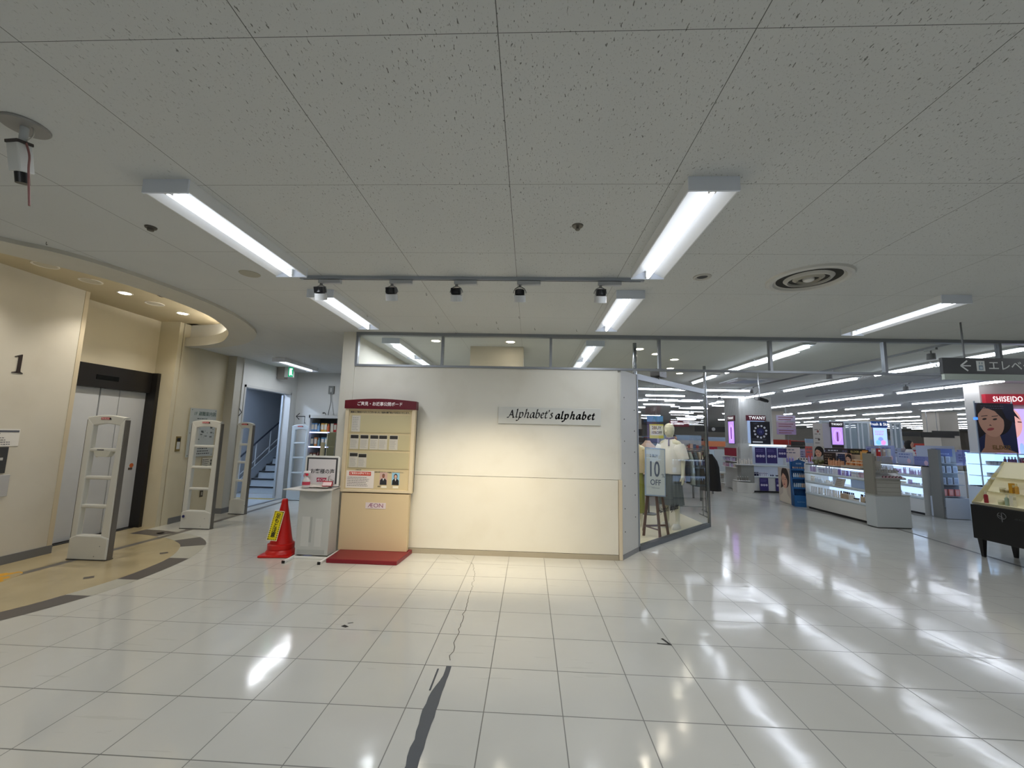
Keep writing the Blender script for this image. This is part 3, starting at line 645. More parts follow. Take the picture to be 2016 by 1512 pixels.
# exit sign
ex = thing('exit_sign', 'small green emergency exit sign with running figure over the doorway', 'exit sign', (-5.68, 9.3, 2.97))
MB().box(-.20, -.02, -.01, .12, -.16, .12).build('bracket', M('#8f8b85', .5), ex)
MB().box(-.02, .19, -.02, .02, -.12, .12).build('sign_box', M('#c6cbc7', .4), ex)
MB().box(.07, .185, -.023, -.02, -.11, .11).build('face_panel', M('#0e9a68', emit=.9), ex)
gm = M('#d8fff0', emit=1.4)
MB().prism([(.095, -.07), (.095, .085), (.165, .085), (.165, .05), (.125, .05), (.125, -.07)], -.0245, -.0232, 'y').prism(ell(.14, .03, .012, .014), -.0245, -.0232, 'y').prism([(.12, .01), (.16, .015), (.155, -.03), (.175, -.08), (.155, -.08), (.14, -.045), (.115, -.085), (.1, -.08), (.125, -.03)], -.0245, -.0232, 'y').build('running_figure', gm, ex)
# stairwell lamp
l = thing('stairwell_lamp', 'tube light high in the stairwell behind the doorway', 'ceiling light', (-6.85, 8.9, 2.95))
MB().box(-.12, .12, -.6, .6, .03, .08).build('housing', WHITE, l); MB().cyl((0, 0, .08), (0, 0, 2.95), .01, n=8).build('hanging_rod', GREY, l); MB().cyl((0, -.58, 0), (0, .58, 0), .03, n=10).build('tube', M('#cfe2ff', emit=170), l)
# ------------------------------------------------------------------ hall furniture
def scribble(parent, x0, x1, z0, z1, n, mat, y=-.0012, name='text_lines', h=.35, seed=1, fill=.9):
    """rows of small printed characters too fine to read"""
    rd = random.Random(seed); b = MB(); dz = (z1-z0)/n
    for i in range(n):
        z = z1-dz*(i+.5); x = x0; xe = x0+(x1-x0)*rd.uniform(fill*.75, fill)
        while x < xe:
            w_ = rd.uniform(.6, 1.4)*dz*.8; b.add([(x, y, z-dz*h/2), (min(x+w_, xe), y, z-dz*h/2), (min(x+w_, xe), y, z+dz*h/2), (x, y, z+dz*h/2)], [(0, 1, 2, 3)]); x += w_+dz*.25
    return b.build(name, mat, parent)
INK = M('#3a3a3e', .7); INKL = M('#8c8c90', .7); PAPER = M('#e6e4df', .6)
MAROON = M('#6d0f22', .4)
# --- security gates
GM = M('#cfd0cb', .35, vary=.03); GS = M('#77736e', .3, .5)
def make_gate(w_=.50, lamp=False, mat=GM, sc=1.0):
    g = thing('security_gate', 'x', 'security gate'); H = 1.77; a = -w_/2; b = w_/2; D = .036
    f = MB(); n = 10
    top = [(a+(b-a)*i/n, H-.03+.03*math.sin(PI*i/n)) for i in range(n+1)]; inn = [(a+.085+(b-a-.15)*i/n, H-.135+.025*math.sin(PI*i/n)) for i in range(n+1)]
    f.loft([[(x, -D, z), (x, D, z), (xi, D*.8, zi), (xi, -D*.8, zi)] for (x, z), (xi, zi) in zip(top, inn)], sm=False)
    f.prism([(a, .24), (a+.075, .24), (a+.085, H-.13), (a, H-.03)], -D, D)
    f.prism([(b-.115, .24), (b, .24), (b, H-.03), (b-.065, H-.13)], -D, D)
    f.build('frame', mat, g, bev=.012)
    MB().prism([(a, 0), (b, 0), (b, .26), (b-.1, .29), (a+.08, .29), (a, .26)], -D-.012, D+.012).build('base', mat, g, bev=.015)
    for z in (1.33, .985, .635): MB().box(a+.07, b-.075, -.032, .032, z-.022, z+.022).build('crossbar', mat, g, bev=.014)
    MB().box(b-.002, b+.012, -D+.004, D-.004, .0, H-.06).build('edge_strip', GS, g, bev=.004)
    MB().box(a+.004, a-.006, -D+.004, D-.004, .0, H-.06).build('edge_strip', GS, g, bev=.002)
    MB().box(a, b, -D-.016, D+.016, 0, .01).build('floor_gasket', M('#2f2e2d', .6), g)
    t = MB().box(-.07, .045, -D-.002, -D+.01, H-.058, H-.032).build('maker_badge', M('#b4232c', .4), g)
    MB().prism([(.045, H-.058), (.065, H-.058), (.055, H-.032), (.045, H-.032)], -D-.0025, -D+.01).build('badge_mark', BLACK, g)
    text('Checkpoint', .022, M('#f3e9e9', .5), g, -.012, H-.046, y=-D-.003)
    if lamp:
        MB().loft([[(x*s, y, z) for x, y in ((-.11, -.035), (.11, -.035), (.11, .035), (-.11, .035))] for s, z in ((1, 1.315), (1, 1.30), (.8, 1.255), (.6, 1.245))], sm=False).build('alarm_lamp', M('#c9c9bf', .3), g, bev=.006)
        MB().box(-.07, .02, -.034, -.03, 1.325, 1.338).build('lamp_label', M('#55555a', .5), g)
    for x, z in ((.16, .17), (.10, .05)):
        MB().cyl((x, -D-.013, z), (x, -D-.016, z), .006, n=10).build('screw', GREY, g)
    return g
g = make_gate(lamp=True); put(g, (-5.375, 5.10, 0), label='white anti-theft gate standing nearest, before the lift door, with an alarm lamp')
g = make_gate(.50); put(g, (-5.41, 6.79, 0), label='white anti-theft gate before the floor plan sign, second from the front')
MB().cyl((-.19, -.063, .20), (-.19, -.066, .20), .022, n=16).build('round_sticker', M('#2b2f6b', .5), g)
g = make_gate(.31); put(g, (-5.61, 8.03, 0), label='narrow-looking white anti-theft gate in front of the stair doorway')
g = make_gate(.42, mat=M('#c3cdd3', .4)); put(g, (-5.45, 9.75, 0), label='bluish white anti-theft gate at the back wall beside the drinks cooler')
# --- wall items in the lobby (local x runs along +Y of the wall)
def wall_item(name, label, cat, y, z, x=-6.1, rz=PI/2, group=None):
    return thing(name, label, cat, (x, y, z), rz, group)
o = thing('floor_number', "large black serif numeral 1 on the lobby wall", 'number', (-6.099, 4.62, 2.345), PI/2)
one = [(-.05, -.115), (.055, -.115), (.055, -.107), (.03, -.095), (.028, -.08), (.028, .112), (.022, .115), (-.045, .082), (-.045, .074), (-.012, .083), (-.008, .075), (-.008, -.08), (-.012, -.095), (-.05, -.107)]
MB().prism(one, -.006, 0).build('numeral', M('#2a2020', .4), o)
o = wall_item('wall_notice', 'small printed white notice on the lobby wall above the dark call plate', 'notice', 4.45, 1.47)
MB().box(-.35, .30, -.004, 0, -.10, .10).build('sheet', PAPER, o); scribble(o, -.33, .28, -.09, .06, 6, M('#54565e', .7), y=-.0052, seed=4)
MB().box(-.33, .29, -.0055, -.004, .062, .085).build('heading_bar', M('#5d606a', .6), o)
o = wall_item('call_plate', 'dark vertical lift call button plate at the left edge', 'button plate', 4.50, 1.21)
MB().box(-.18, .16, -.012, 0, -.15, .15).build('plate', M('#45474a', .3, .3), o); MB().box(.06, .12, -.014, -.011, .0, .03).build('button', M('#c9c9c6', .4), o)
o = wall_item('keyhole_plate', 'pale square plate with round black opening below the call plate', 'plate', 4.56, .92)
MB().box(-.12, .16, -.01, 0, -.13, .12).build('plate', M('#b7b8ba', .4), o, bev=.004); MB().cyl((.02, -.011, 0), (.02, -.010, 0), .055, n=24).build('opening', BLACK, o)
o = wall_item('call_button', 'brass framed lift call button on the beige wall', 'call button', 7.02, 1.35)
MB().box(-.05, .05, -.012, 0, -.13, .13).build('frame', M('#8c7a4a', .35, .6), o, bev=.003); MB().box(-.03, .035, -.014, -.01, .045, .1).build('dark_panel', BLACK, o); MB().box(-.03, .035, -.014, -.01, -.09, .035).build('button', M('#c5c6c4', .4), o)
o = wall_item('floor_guide_sign', 'large grey floor guide panel on the beige wall behind the second gate', 'sign', 7.50, 1.54, x=-6.085)
MB().box(-.31, .31, -.012, 0, -.43, .45).build('panel', M('#b3b8b5', .3), o)
text('1F 避難案内図', .085, M('#3b5a4e', .6), o, .03, .35, y=-.0135); scribble(o, -.15, .2, .24, .29, 1, M('#5c6864', .6), y=-.0135, seed=8)
scribble(o, -.2, .28, -.4, -.26, 3, INK, y=-.0135, seed=9)
pl = MB(); rd = random.Random(2)
for k in range(26): x = rd.uniform(-.22, .26); z = rd.uniform(-.16, .18); s = rd.uniform(.006, .03); pl.box(x-s, x+s, -.0137, -.012, z-s*.5, z+s*.5)
pl.build('plan_drawing', M('#6c716f', .6), o)
for x, z in ((-.28, .42), (.28, .42), (-.28, 0), (.28, 0), (-.28, -.4), (.28, -.4)): MB().cyl((x, -.016, z), (x, -.01, z), .008, n=8).build('stud', M('#6b6b66', .4), o)
o = wall_item('small_notice', 'small white notice with figures below the floor guide panel', 'notice', 7.72, .99, x=-6.085)
MB().box(-.13, .13, -.004, 0, -.09, .09).build('sheet', M('#c6c3b5', .6), o); scribble(o, -.12, .05, -.08, .07, 4, INK, y=-.0052, seed=19); MB().box(.075, .1, -.0055, -.004, -.05, -.005).box(.075, .1, -.0055, -.004, .01, .05).build('figures', INK, o)
o = wall_item('power_socket', 'small brown wall socket near the floor behind the second gate', 'socket', 7.66, .42, x=-6.085)
MB().box(-.035, .035, -.008, 0, -.06, .06).build('plate', M('#5b5343', .4, .3), o); MB().box(-.015, .015, -.011, -.008, -.03, .03).build('outlet', M('#a9a496', .5), o)
# door stickers
o = thing('door_sticker', 'small red and brown warning sticker on the lift door, left one', 'sticker', (-6.499, 6.06, 1.22), PI/2)
MB().box(-.045, .045, -.002, 0, .03, .06).build('red_strip', M('#7c2730', .5), o); MB().prism(ell(0, -.015, .03, .042), -.002, 0).build('picture', M('#b09a88', .6), o)
o = thing('door_sticker', 'small orange warning sticker on the lift door, right one', 'sticker', (-6.499, 6.62, .98), PI/2)
MB().prism(ell(.01, .02, .035, .035), -.002, 0).build('picture', M('#c96a3a', .6), o); MB().box(-.04, .03, -.002, 0, -.05, -.015).build('caption_strip', M('#5b5048', .6), o)
# arrows by the stairs
o = thing('wall_arrow', 'black painted bent arrow on the back wall above the cooler', 'arrow', (-5.72, 10.199, 1.9))
MB().bar((-.14, 0, .08), (.09, 0, .08), .004, .018).bar((.085, 0, .09), (.085, 0, -.09), .004, .018).bar((-.14, 0, .08), (-.055, 0, .16), .004, .018).bar((-.14, 0, .08), (-.055, 0, .0), .004, .018).bar((.08, 0, -.085), (.115, 0, -.085), .004, .014).build('arrow', M('#23262e', .6), o)
o = thing('wall_arrow', 'black painted arrow head on the wall left of the stair doorway', 'arrow', (-5.899, 8.235, 1.97), PI/2)
MB().bar((.02, 0, .0), (-.05, 0, .075), .004, .018).bar((.02, 0, 0), (-.05, 0, -.075), .004, .018).build('arrow', M('#23262e', .6), o)
# socket and cable on the back wall
o = thing('wall_socket_box', 'grey wall socket high on the back wall with a hanging cable', 'socket', (-5.0, 10.2, 2.66))
MB().box(-.07, .07, -.04, 0, -.1, .1).build('box', M('#7c8080', .5), o, bev=.005); MB().box(-.02, .02, -.045, -.04, -.05, .05).build('outlet', M('#b9bcbc', .5), o)
MB().tube(spline([(0, -.05, -.08), (.03, -.06, -.3), (.07, -.2, -.5), (.12, -.35, -.68)], 6), .008, 6).build('cable', M('#5e6366', .5), o)
# --- drinks cooler
c = thing('display_cooler', 'upright glass fronted drinks cooler with lit shelves at the back wall', 'cooler', (-4.80, 9.62, 0))
cb_ = MB().box(-.42, .44, .02, .55, 0, .1).box(-.42, -.385, 0, .55, .1, 2.0).box(.405, .44, 0, .55, .1, 2.0).box(-.42, .44, .5, .55, .1, 2.0).box(-.42, .44, 0, .55, 1.93, 2.0)
cb_.build('cabinet', M('#c3c8cb', .4), c)
for z in (.55, .95, 1.27, 1.61): MB().box(-.385, .405, .05, .5, z-.02, z).build('shelf', M('#b3b29c', .4), c)
for z in (1.27, 1.61): MB().box(-.385, .08, .03, .05, z-.03, z-.005).build('shelf_lamp', M('#b9c4ff', emit=3.5), c)
MB().box(.06, .075, -.012, 0, .1, 1.6).box(.06, .44, -.012, .0, .1, .13).build('sliding_door_frame', M('#cfcdb6', .4), c)
MB().box(.075, .405, -.006, -.002, .13, 1.6).build('sliding_door_pane', M('#8f8c68', .2, alpha=.55), c)
MB().box(-.385, .405, .49, .5, .1, 1.93).build('back_panel', M('#6f7a80', .6), c)
rd = random.Random(11)
for z, cols, hh in ((1.61, ['#6f9ecb', '#5f92c4', '#7fa7c8', '#d9a13a', '#c9b05a', '#c8643a', '#d8d4c0', '#a02020', '#b5281c', '#a8241e'], .2), (1.27, ['#4f6a78', '#d08a4a', '#6f8d96', '#5a8fa8', '#8fb3c0'], .2), (.95, ['#6b4030', '#7a4a38', '#6b4030', '#c07040'], .16)):
    xs = [-.36+.078*i for i in range(10)] if z > 1.5 else [-.35+.085*i for i in range(5)]
    for i, x in enumerate(xs[:len(cols)]):
        b = MB()
        if i % 3 == 2: b.lathe([(.0001, 0), (.03, 0), (.032, .12), (.014, .16), (.014, .19), (.0001, .19)], 12)
        else: b.box(-.034, .034, 0, .06, 0, hh).box(-.03, .03, -.001, 0, .05, hh-.03, 1)
        p = b.build('drink_pack', [M(cols[i], .4), M('#d9d5c5', .5)], loc=(-4.80+x, 9.72, z+.003))
        tag(p, '%s %s in the drinks cooler, %s from the left on the %s shelf' % (colour_name(cols[i]), 'bottle' if i % 3 == 2 else 'carton', nth(i+1), {1.61: 'top', 1.27: 'middle', .95: 'bottom'}[z]), 'drink', 'drinks on the cooler shelves, %s' % {1.61: 'top', 1.27: 'middle', .95: 'bottom'}[z])
tag(MB().tube([(.05*math.cos(t)+.02, 0, .06*math.sin(t)) for t in [PI*i/10 for i in range(8)]], [.004+.0018*i for i in range(8)], 8).build('black_hook', BLACK, loc=(-4.92, 9.7, 2.0)), 'small black curved hook on top of the drinks cooler', 'hook')
# wire basket stand in front of the cooler
o = thing('wire_rack', 'thin grey wire rack frame standing beside the notice board', 'rack', (-4.05, 8.6, 0))
MB().tube([(-.08, 0, .02), (-.02, 0, 1.0), (.02, 0, 1.90), (.05, 0, 1.96), (.12, 0, 1.97), (1.2, 0, 1.95)], .009, 6).build('front_frame', M('#8d9190', .4), o)
MB().tube([(1.1, .3, .02), (1.1, .3, 1.86), (.1, .3, 1.86), (.02, .1, 1.9)], .008, 6).build('rear_frame', M('#8d9190', .4), o)
MB().tube([(-.08, 0, .02), (.5, 0, .02), (1.1, .3, .02)], .009, 6).build('foot_frame', M('#8d9190', .4), o)
o = thing('narrow_panel', 'narrow cream board standing edge-on behind the suggestion box', 'panel', (-3.82, 7.6, 0), -.3)
MB().box(-.05, .03, 0, .03, 0, 1.42).build('board', M('#cfcdb4', .5), o); MB().prism([(-.05, 1.12), (-.12, .98), (-.05, .98)], 0, .03).build('bracket', M('#cfcdb4', .5), o)
# --- traffic cone
o = thing('traffic_cone', 'red plastic traffic cone with yellow hazard sign beside the suggestion box', 'traffic cone', (-3.27, 5.60, 0), .12)
RED = M('#c3150e', .35)
cp = [(.185, .03), (.17, .06), (.155, .08), (.125, .2), (.10, .34), (.066, .52), (.040, .655), (.036, .70), (.026, .715), (.0001, .718)]
MB().lathe(cp, 32).build('cone_body', RED, o)
MB().prism([(-.2, -.2), (.2, -.2), (.2, .2), (-.2, .2)], 0, .03, 'z').build('base', RED, o, bev=.012)
MB().lathe([(.16, .08), (.162, .085), (.162, .14), (.14, .15)], 32).build('collar', RED, o)
pl = MB(); pl.T = Matrix.Translation((-.025, -.15, .395)) @ Matrix.Rotation(-.22, 4, 'X') @ Matrix.Rotation(.10, 4, 'Y')
pl.box(-.065, .065, -.003, 0, -.185, .185); sg = pl.build('hazard_sign', M('#e9e6cf', .5), o)
sy = MB(); sy.T = pl.T; sy.box(-.058, .058, -.0042, -.003, -.178, .178); sy.build('yellow_field', M('#e8d40c', .5), sg)
hz = MB(); hz.T = pl.T; 
for k in range(14):
    z = -.178+k*.0255
    for x0 in (-.058, .044): hz.add([(x0, -.0048, z), (x0+.014, -.0048, z+.010), (x0+.014, -.0048, z+.0215), (x0, -.0048, z+.0115)], [(0, 1, 2, 3)])
for x in [-.05+.022*i for i in range(5)]:
    for z in (-.178, .166): hz.add([(x, -.0048, z), (x+.009, -.0048, z), (x+.016, -.0048, z+.012), (x+.007, -.0048, z+.012)], [(0, 1, 2, 3)])
hz.build('hazard_stripes', M('#17160f', .5), sg)
for k, ch in enumerate('足もと注意'):
    t = text(ch, .064, M('#17160f', .5), sg, 0, 0, off=.0012); t.matrix_parent_inverse = Matrix(); t.matrix_local = pl.T @ Matrix.Translation((0, -.006, .118-.059*k))
# --- suggestion box on its stand
o = thing('suggestion_box', 'tall pale grey suggestion box on white sled feet beside the notice board', 'suggestion box', (-2.78, 5.45, 0))
bx = MB().box(-.215, .215, 0, .235, .045, .86); bx.build('box_body', M('#b9bcba', .4, vary=.05), o, bev=.004)
MB().box(-.19, .17, -.004, 0, .06, .11).build('front_trim', M('#a8abaa', .4), o)
MB().box(-.15, -.045, -.002, 0, .15, .52).box(.03, .12, -.002, 0, .15, .5).build('front_sheet', M('#c6c8c6', .35), o)
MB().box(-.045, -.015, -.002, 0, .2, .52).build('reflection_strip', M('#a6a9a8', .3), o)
MB().box(-.24, -.21, -.22, .4, 0, .03).box(.21, .24, -.22, .4, 0, .03).box(-.21, .21, -.02, .0, .0, .03).build('sled_feet', WHITE, o, bev=.004)
MB().box(-.242, -.208, -.235, -.22, 0, .032).box(.208, .242, -.235, -.22, 0, .032).build('foot_caps', BLACK, o)
tt = MB(); tt.T = Matrix.Translation((-.03, .0, .865)) @ Matrix.Rotation(.10, 4, 'X')
tt.prism([(-.38, -.06), (.10, -.10), (.26, -.02), (.26, .21), (-.2, .21)], 0, .012, 'z'); tt.build('writing_shelf', M('#cdcac4', .4), o, bev=.003)
for k, (x, y, r_) in enumerate(((-.12, .03, .1), (.06, .02, -.15), (.1, .12, .3))):
    p = MB().box(-.1, .1, -.07, .07, 0, .003).build('suggestion_form', M('#ddd6cf', .6), loc=(-2.78+x, 5.50+y, .899+.0045*k+y*.1), rz=r_); p.rotation_euler = (.1, 0, r_)
    tag(p, 'loose paper suggestion form on the writing shelf, %s' % ('lowest', 'middle', 'topmost')[k], 'form', 'suggestion forms on the box')
pf = MB(); pts = [(-.235, 1.30-.02), (-.215, 1.30), (.215, 1.30), (.235, 1.28), (.235, .90), (-.235, .90)]
pf.prism(pts, .12, .14); fr_ = pf.build('poster_frame', WHITE, o, bev=.005)
MB().prism([(-.21, .93), (.21, .93), (.21, 1.275), (-.21, 1.275)], .115, .12).build('dark_border', M('#3b3c3f', .5), fr_)
MB().box(-.188, .188, .1135, .1155, .93, 1.255).build('poster_sheet', M('#d6d3d6', .5), fr_)
text('お客様の声', .067, INK, fr_, .01, 1.09, y=.1125, off=.0008)
MB().box(-.06, .075, .111, .1135, .955, 1.01).build('logo_plate', M('#a31545', .4), fr_)
text('ÆON', .05, M('#e8dfe4', .4), fr_, .008, .98, y=.1105, sx=1.1)
MB().tube([(.13, .10, 1.04), (.115, .09, 1.03), (.115, .085, .98), (.14, .08, .93), (.18, .07, .93), (.19, .07, .98), (.15, .08, 1.0), (.17, .07, .94)], .003, 6).build('pen_cord', M('#2b2b33', .4), o)
b = thing('spray_bottle', 'clear disinfectant spray bottle with red and white trigger on the writing shelf', 'spray bottle', (-2.93, 5.47, .887), .15)
MB().lathe([(.0001, 0), (.045, 0), (.05, .01), (.05, .085), (.03, .12), (.016, .135), (.016, .16), (.0001, .16)], 24, sy=.6).build('bottle', M('#d9d4d4', .15, alpha=.85), b)
MB().lathe([(.0503, .035), (.0508, .036), (.0508, .075), (.0503, .076)], 24, sy=.61).build('label_band', M('#c64258', .4), b)
MB().cyl((0, 0, .155), (0, 0, .185), .019, n=16).build('collar', M('#c4203a', .4), b)
MB().prism([(-.045, .19), (-.03, .215), (.03, .22), (.045, .205), (.045, .19), (.01, .185)], -.014, .014).build('trigger_head', M('#ece8ea', .35), b, bev=.004)
MB().tube([(-.02, 0, .19), (-.035, 0, .165), (-.033, 0, .14)], .005, 6).build('trigger', M('#c4203a', .4), b)
b = thing('card_holder', 'small red sloping card holder on the writing shelf', 'card holder', (-2.66, 5.47, .912), .15)
MB().prism([(-.01, 0), (.05, 0), (.05, .06), (.03, .06)], -.05, .07, 'x').build('holder', M('#b5303c', .4), b); MB().add([(-.045, -.0105, .008), (.065, -.0105, .008), (.065, .022, .05), (-.045, .022, .05)], [(0, 1, 2, 3)]).build('white_print', M('#e0c8c8', .5), b)
b = thing('pen', 'dark pen lying on the writing shelf before the framed poster', 'pen', (-2.56, 5.5, .90), .4)
MB().cyl((-.06, 0, 0), (.06, 0, .004), .006, n=8).build('barrel', M('#2c2c30', .3), b); MB().cyl((.06, 0, .004), (.068, 0, .004), .004, n=8).build('tip', GREY, b)
# --- notice board kiosk
k_ = thing('notice_board_stand', 'tall beige customer feedback board with maroon header and base', 'notice board', (-2.09, 5.72, 0))
CREAM = M('#d3c4a6', .5, vary=.02); CREAM2 = M('#cdbd97', .55)
MB().prism([(-.415, -.42), (.48, -.42), (.52, .12), (-.44, .12)], 0, .05, 'z').build('base_plinth', M('#7a0f20', .35), k_, bev=.006)
MB().box(-.465, .475, 0, .085, .05, .80).build('lower_panel', M('#cfbc98', .5, vary=.02), k_, bev=.004)
fb_ = MB().box(-.49, -.44, -.012, .09, .815, 1.97).box(.455, .505, -.012, .09, .815, 1.97).box(-.44, .455, -.012, .09, .815, .85).box(-.44, .455, -.012, .09, 1.94, 1.97).box(-.49, .505, .06, .09, .815, 1.97)
fb_.build('board_frame', CREAM, k_, bev=.004)
MB().box(-.44, .455, .02, .06, .85, 1.94).build('backing', CREAM2, k_)
hdr = [(-.50, 1.955), (.515, 1.955), (.515, 2.07)]+[(.515-1.015*i/12, 2.07+.03*math.sin(PI*i/12)) for i in range(1, 12)]+[(-.50, 2.07)]
hd_ = MB().prism(hdr, -.03, .09).build('header', M('#5e0a1d', .4), k_, bev=.003)
text('ご意見・お返事公開ボード', .058, M('#e6dcdc', .5), hd_, .0, 2.022, y=-.0315, off=.0012, sx=.93)
text('貴重なご意見ありがとうございました。当店の責任者よりお答えいたします。', .0285, INK, k_, .0, 1.907, y=.018, off=.0006, sx=.86)
def pockets(z0, z1): 
    MB().box(-.42, .435, .012, .0135, z0, z1).build('clear_pocket_row', GLASS, k_); MB().box(-.42, .435, .0105, .0135, z0-.004, z0+.002).build('pocket_seam', M('#b5ab88', .4), k_)
for z0, z1 in ((1.63, 1.87), (1.39, 1.60), (1.14, 1.36)): pockets(z0, z1)
def sheet(x, z, w_, h_, dark, where, sd):
    p = thing('feedback_sheet', 'printed feedback sheet %s' % where, 'sheet', (-2.09+x, 5.738, z), group='feedback sheets in the notice board')
    MB().box(0, w_, -.001, .001, 0, h_).build('sheet', M('#ddd2c9', .6), p)
    if dark: MB().box(.004, w_-.004, -.003, -.001, h_-.052, h_-.006).build('dark_heading', M('#35302f', .5), p)
    scribble(p, .01, w_-.01, .015, h_-(.07 if dark else .02), 8, M('#a8a2a0', .7), y=-.0022, seed=sd)
sheet(-.40, 1.635, .12, .225, False, 'without a dark heading in the top pocket row', 20)
for i, x in enumerate((-.405, -.265, -.125, .0, .15)):
    sheet(x, 1.395, .118, .20, True, 'in the middle pocket row, %s from the left' % ('first', 'second', 'third', 'fourth', 'fifth')[i], 21+i)
for i, x in enumerate((-.40, -.275)): sheet(x, 1.145, .118, .20 if i == 0 else .19, True, 'in the lowest pocket row, %s' % ('left one', 'right one')[i], 31+i)
text('お知らせ', .02, INK, k_, -.26, 1.11, y=.018)
p = thing('feedback_poster', 'white poster with red heading in the lower left of the board', 'poster', (-2.515, 5.738, .865))
MB().box(0, .39, -.002, .0, 0, .235).build('sheet', M('#e4dcd6', .6), p); MB().box(.04, .345, -.0035, -.002, .17, .222).build('red_heading', M('#c8402f', .5), p)
text('ご意見をお寄せ下さい', .0335, M('#f6e3dc', .5), p, .192, .196, y=-.0042, off=.0008, sx=.87)
scribble(p, .02, .37, .02, .155, 6, INK, y=-.0035, seed=41, h=.3)
text('当店の責任者です。お気軽に声をおかけ下さい', .0205, INK, k_, .17, 1.085, y=.018, sx=.95)
def portrait(x, bgc, face, hair, suit, lab, lady):
    q = thing('portrait_photo', lab, 'photo', (-2.09+x, 5.738, .92))
    MB().box(0, .105, -.002, 0, 0, .165).build('print', M(bgc, .5), q)
    hb = MB(); 
    if lady: hb.prism(ell(.052, .115, .026, .036), -.0028, -.002)
    hb.prism(ell(.052, .128 if not lady else .125, .019, .02), -.0026, -.002); hb.build('hair', M(hair, .6), q)
    MB().prism(ell(.052, .112, .0175, .024), -.0034, -.0028).build('face', M(face, .6), q)
    MB().prism([(.006, 0), (.10, 0), (.098, .06), (.075, .083), (.052, .086), (.03, .083), (.008, .06)], -.0032, -.0024).build('suit', M(suit, .6), q)
    MB().prism([(.04, .085), (.065, .085), (.052, .05)], -.0038, -.0032).build('collar', M('#dedede', .6), q)
    MB().box(.04, .045, -.0038, -.0034, .114, .118).box(.058, .063, -.0038, -.0034, .114, .118).box(.046, .058, -.0038, -.0034, .098, .101).build('features', M('#5a3028', .6), q)
portrait(.045, '#caa9a0', '#8c5a48', '#6d564c', '#23242c', 'portrait photo of a person in dark suit and tie, left one on the board', False)
portrait(.215, '#93c3dc', '#d9b09a', '#17130f', '#16161a', 'portrait photo of a person with black hair on pale blue, right one on the board', True)
for x, s in ((.03, '店長'), (.19, '')):
    MB().box(x+.045, x+.12, .014, .019, .875, .905).build('name_card', M('#ece5d2', .5), k_)
    if s: text(s, .02, INK, k_, x+.01, .893, y=.018)
p = MB().box(-.12, .16, -.006, -.001, .60, .68).build('logo_plate', M('#dccfd0', .4), k_)
lg = M('#7a1f5a', .4)
text('ÆON', .078, lg, p, .02, .64, y=-.007, sx=1.12, off=-.0006)
# --- name board on the partition
o = thing('shop_name_board', 'pale framed name board with black italic lettering on the partition', 'sign', (.28, 5.869, 1.915))
MB().box(-.72, .72, -.018, 0, -.118, .118).build('board', M('#c9cac4', .45), o, bev=.003)
# broad-nib italic lettering, strokes written with a slanted pen
INKB = M('#16171c', .5)
GL = {  # letter: (advance, strokes in x-height units)
 'A': (1.15, [[(-.12, .02), (.1, .1), (.45, .8), (.66, 1.42)], [(.66, 1.42), (.74, .8), (.84, .1), (.88, 0)], [(.24, .52), (.78, .52)], [(.74, .01), (1.02, .01)], [(-.18, .01), (.08, .01)]]),
 'l': (.42, [[(.2, 1.5), (.32, 1.62), (.2, 1.0), (.06, .25), (.1, .03), (.3, .1)]]),
 'p': (.85, [[(.12, .9), (.26, 1.0), (.16, .4), (-.02, -.35), (-.2, -.55), (-.42, -.5)], [(.18, .72), (.5, 1.0), (.72, .85), (.66, .35), (.4, .02), (.12, .1)]]),
 'h': (.85, [[(.3, 1.5), (.42, 1.62), (.25, .9), (.04, .02)], [(.16, .55), (.48, .95), (.68, .92), (.62, .5), (.52, .12), (.62, .0), (.8, .12)]]),
 'a': (.8, [[(.7, .95), (.4, .98), (.12, .6), (.06, .15), (.2, .0), (.42, .2), (.7, .95), (.6, .3), (.62, .03), (.8, .12)]]),
 'b': (.78, [[(.28, 1.5), (.40, 1.62), (.22, .9), (.1, .2), (.22, .0), (.5, .12), (.68, .55), (.6, .92), (.42, .95), (.2, .68)]]),
 'e': (.62, [[(.12, .48), (.42, .62), (.5, .86), (.36, .98), (.14, .7), (.08, .25), (.24, .0), (.52, .16)]]),
 't': (.5, [[(.36, 1.32), (.2, .7), (.1, .18), (.2, .0), (.4, .12)], [(.02, .93), (.48, .95)]]),
 's': (.55, [[(.5, .88), (.34, .98), (.2, .8), (.34, .5), (.38, .2), (.2, .0), (.0, .08)]]),
 "'": (.26, [[(.2, 1.55), (.22, 1.35), (.12, 1.15)]]), ' ': (.42, [])}
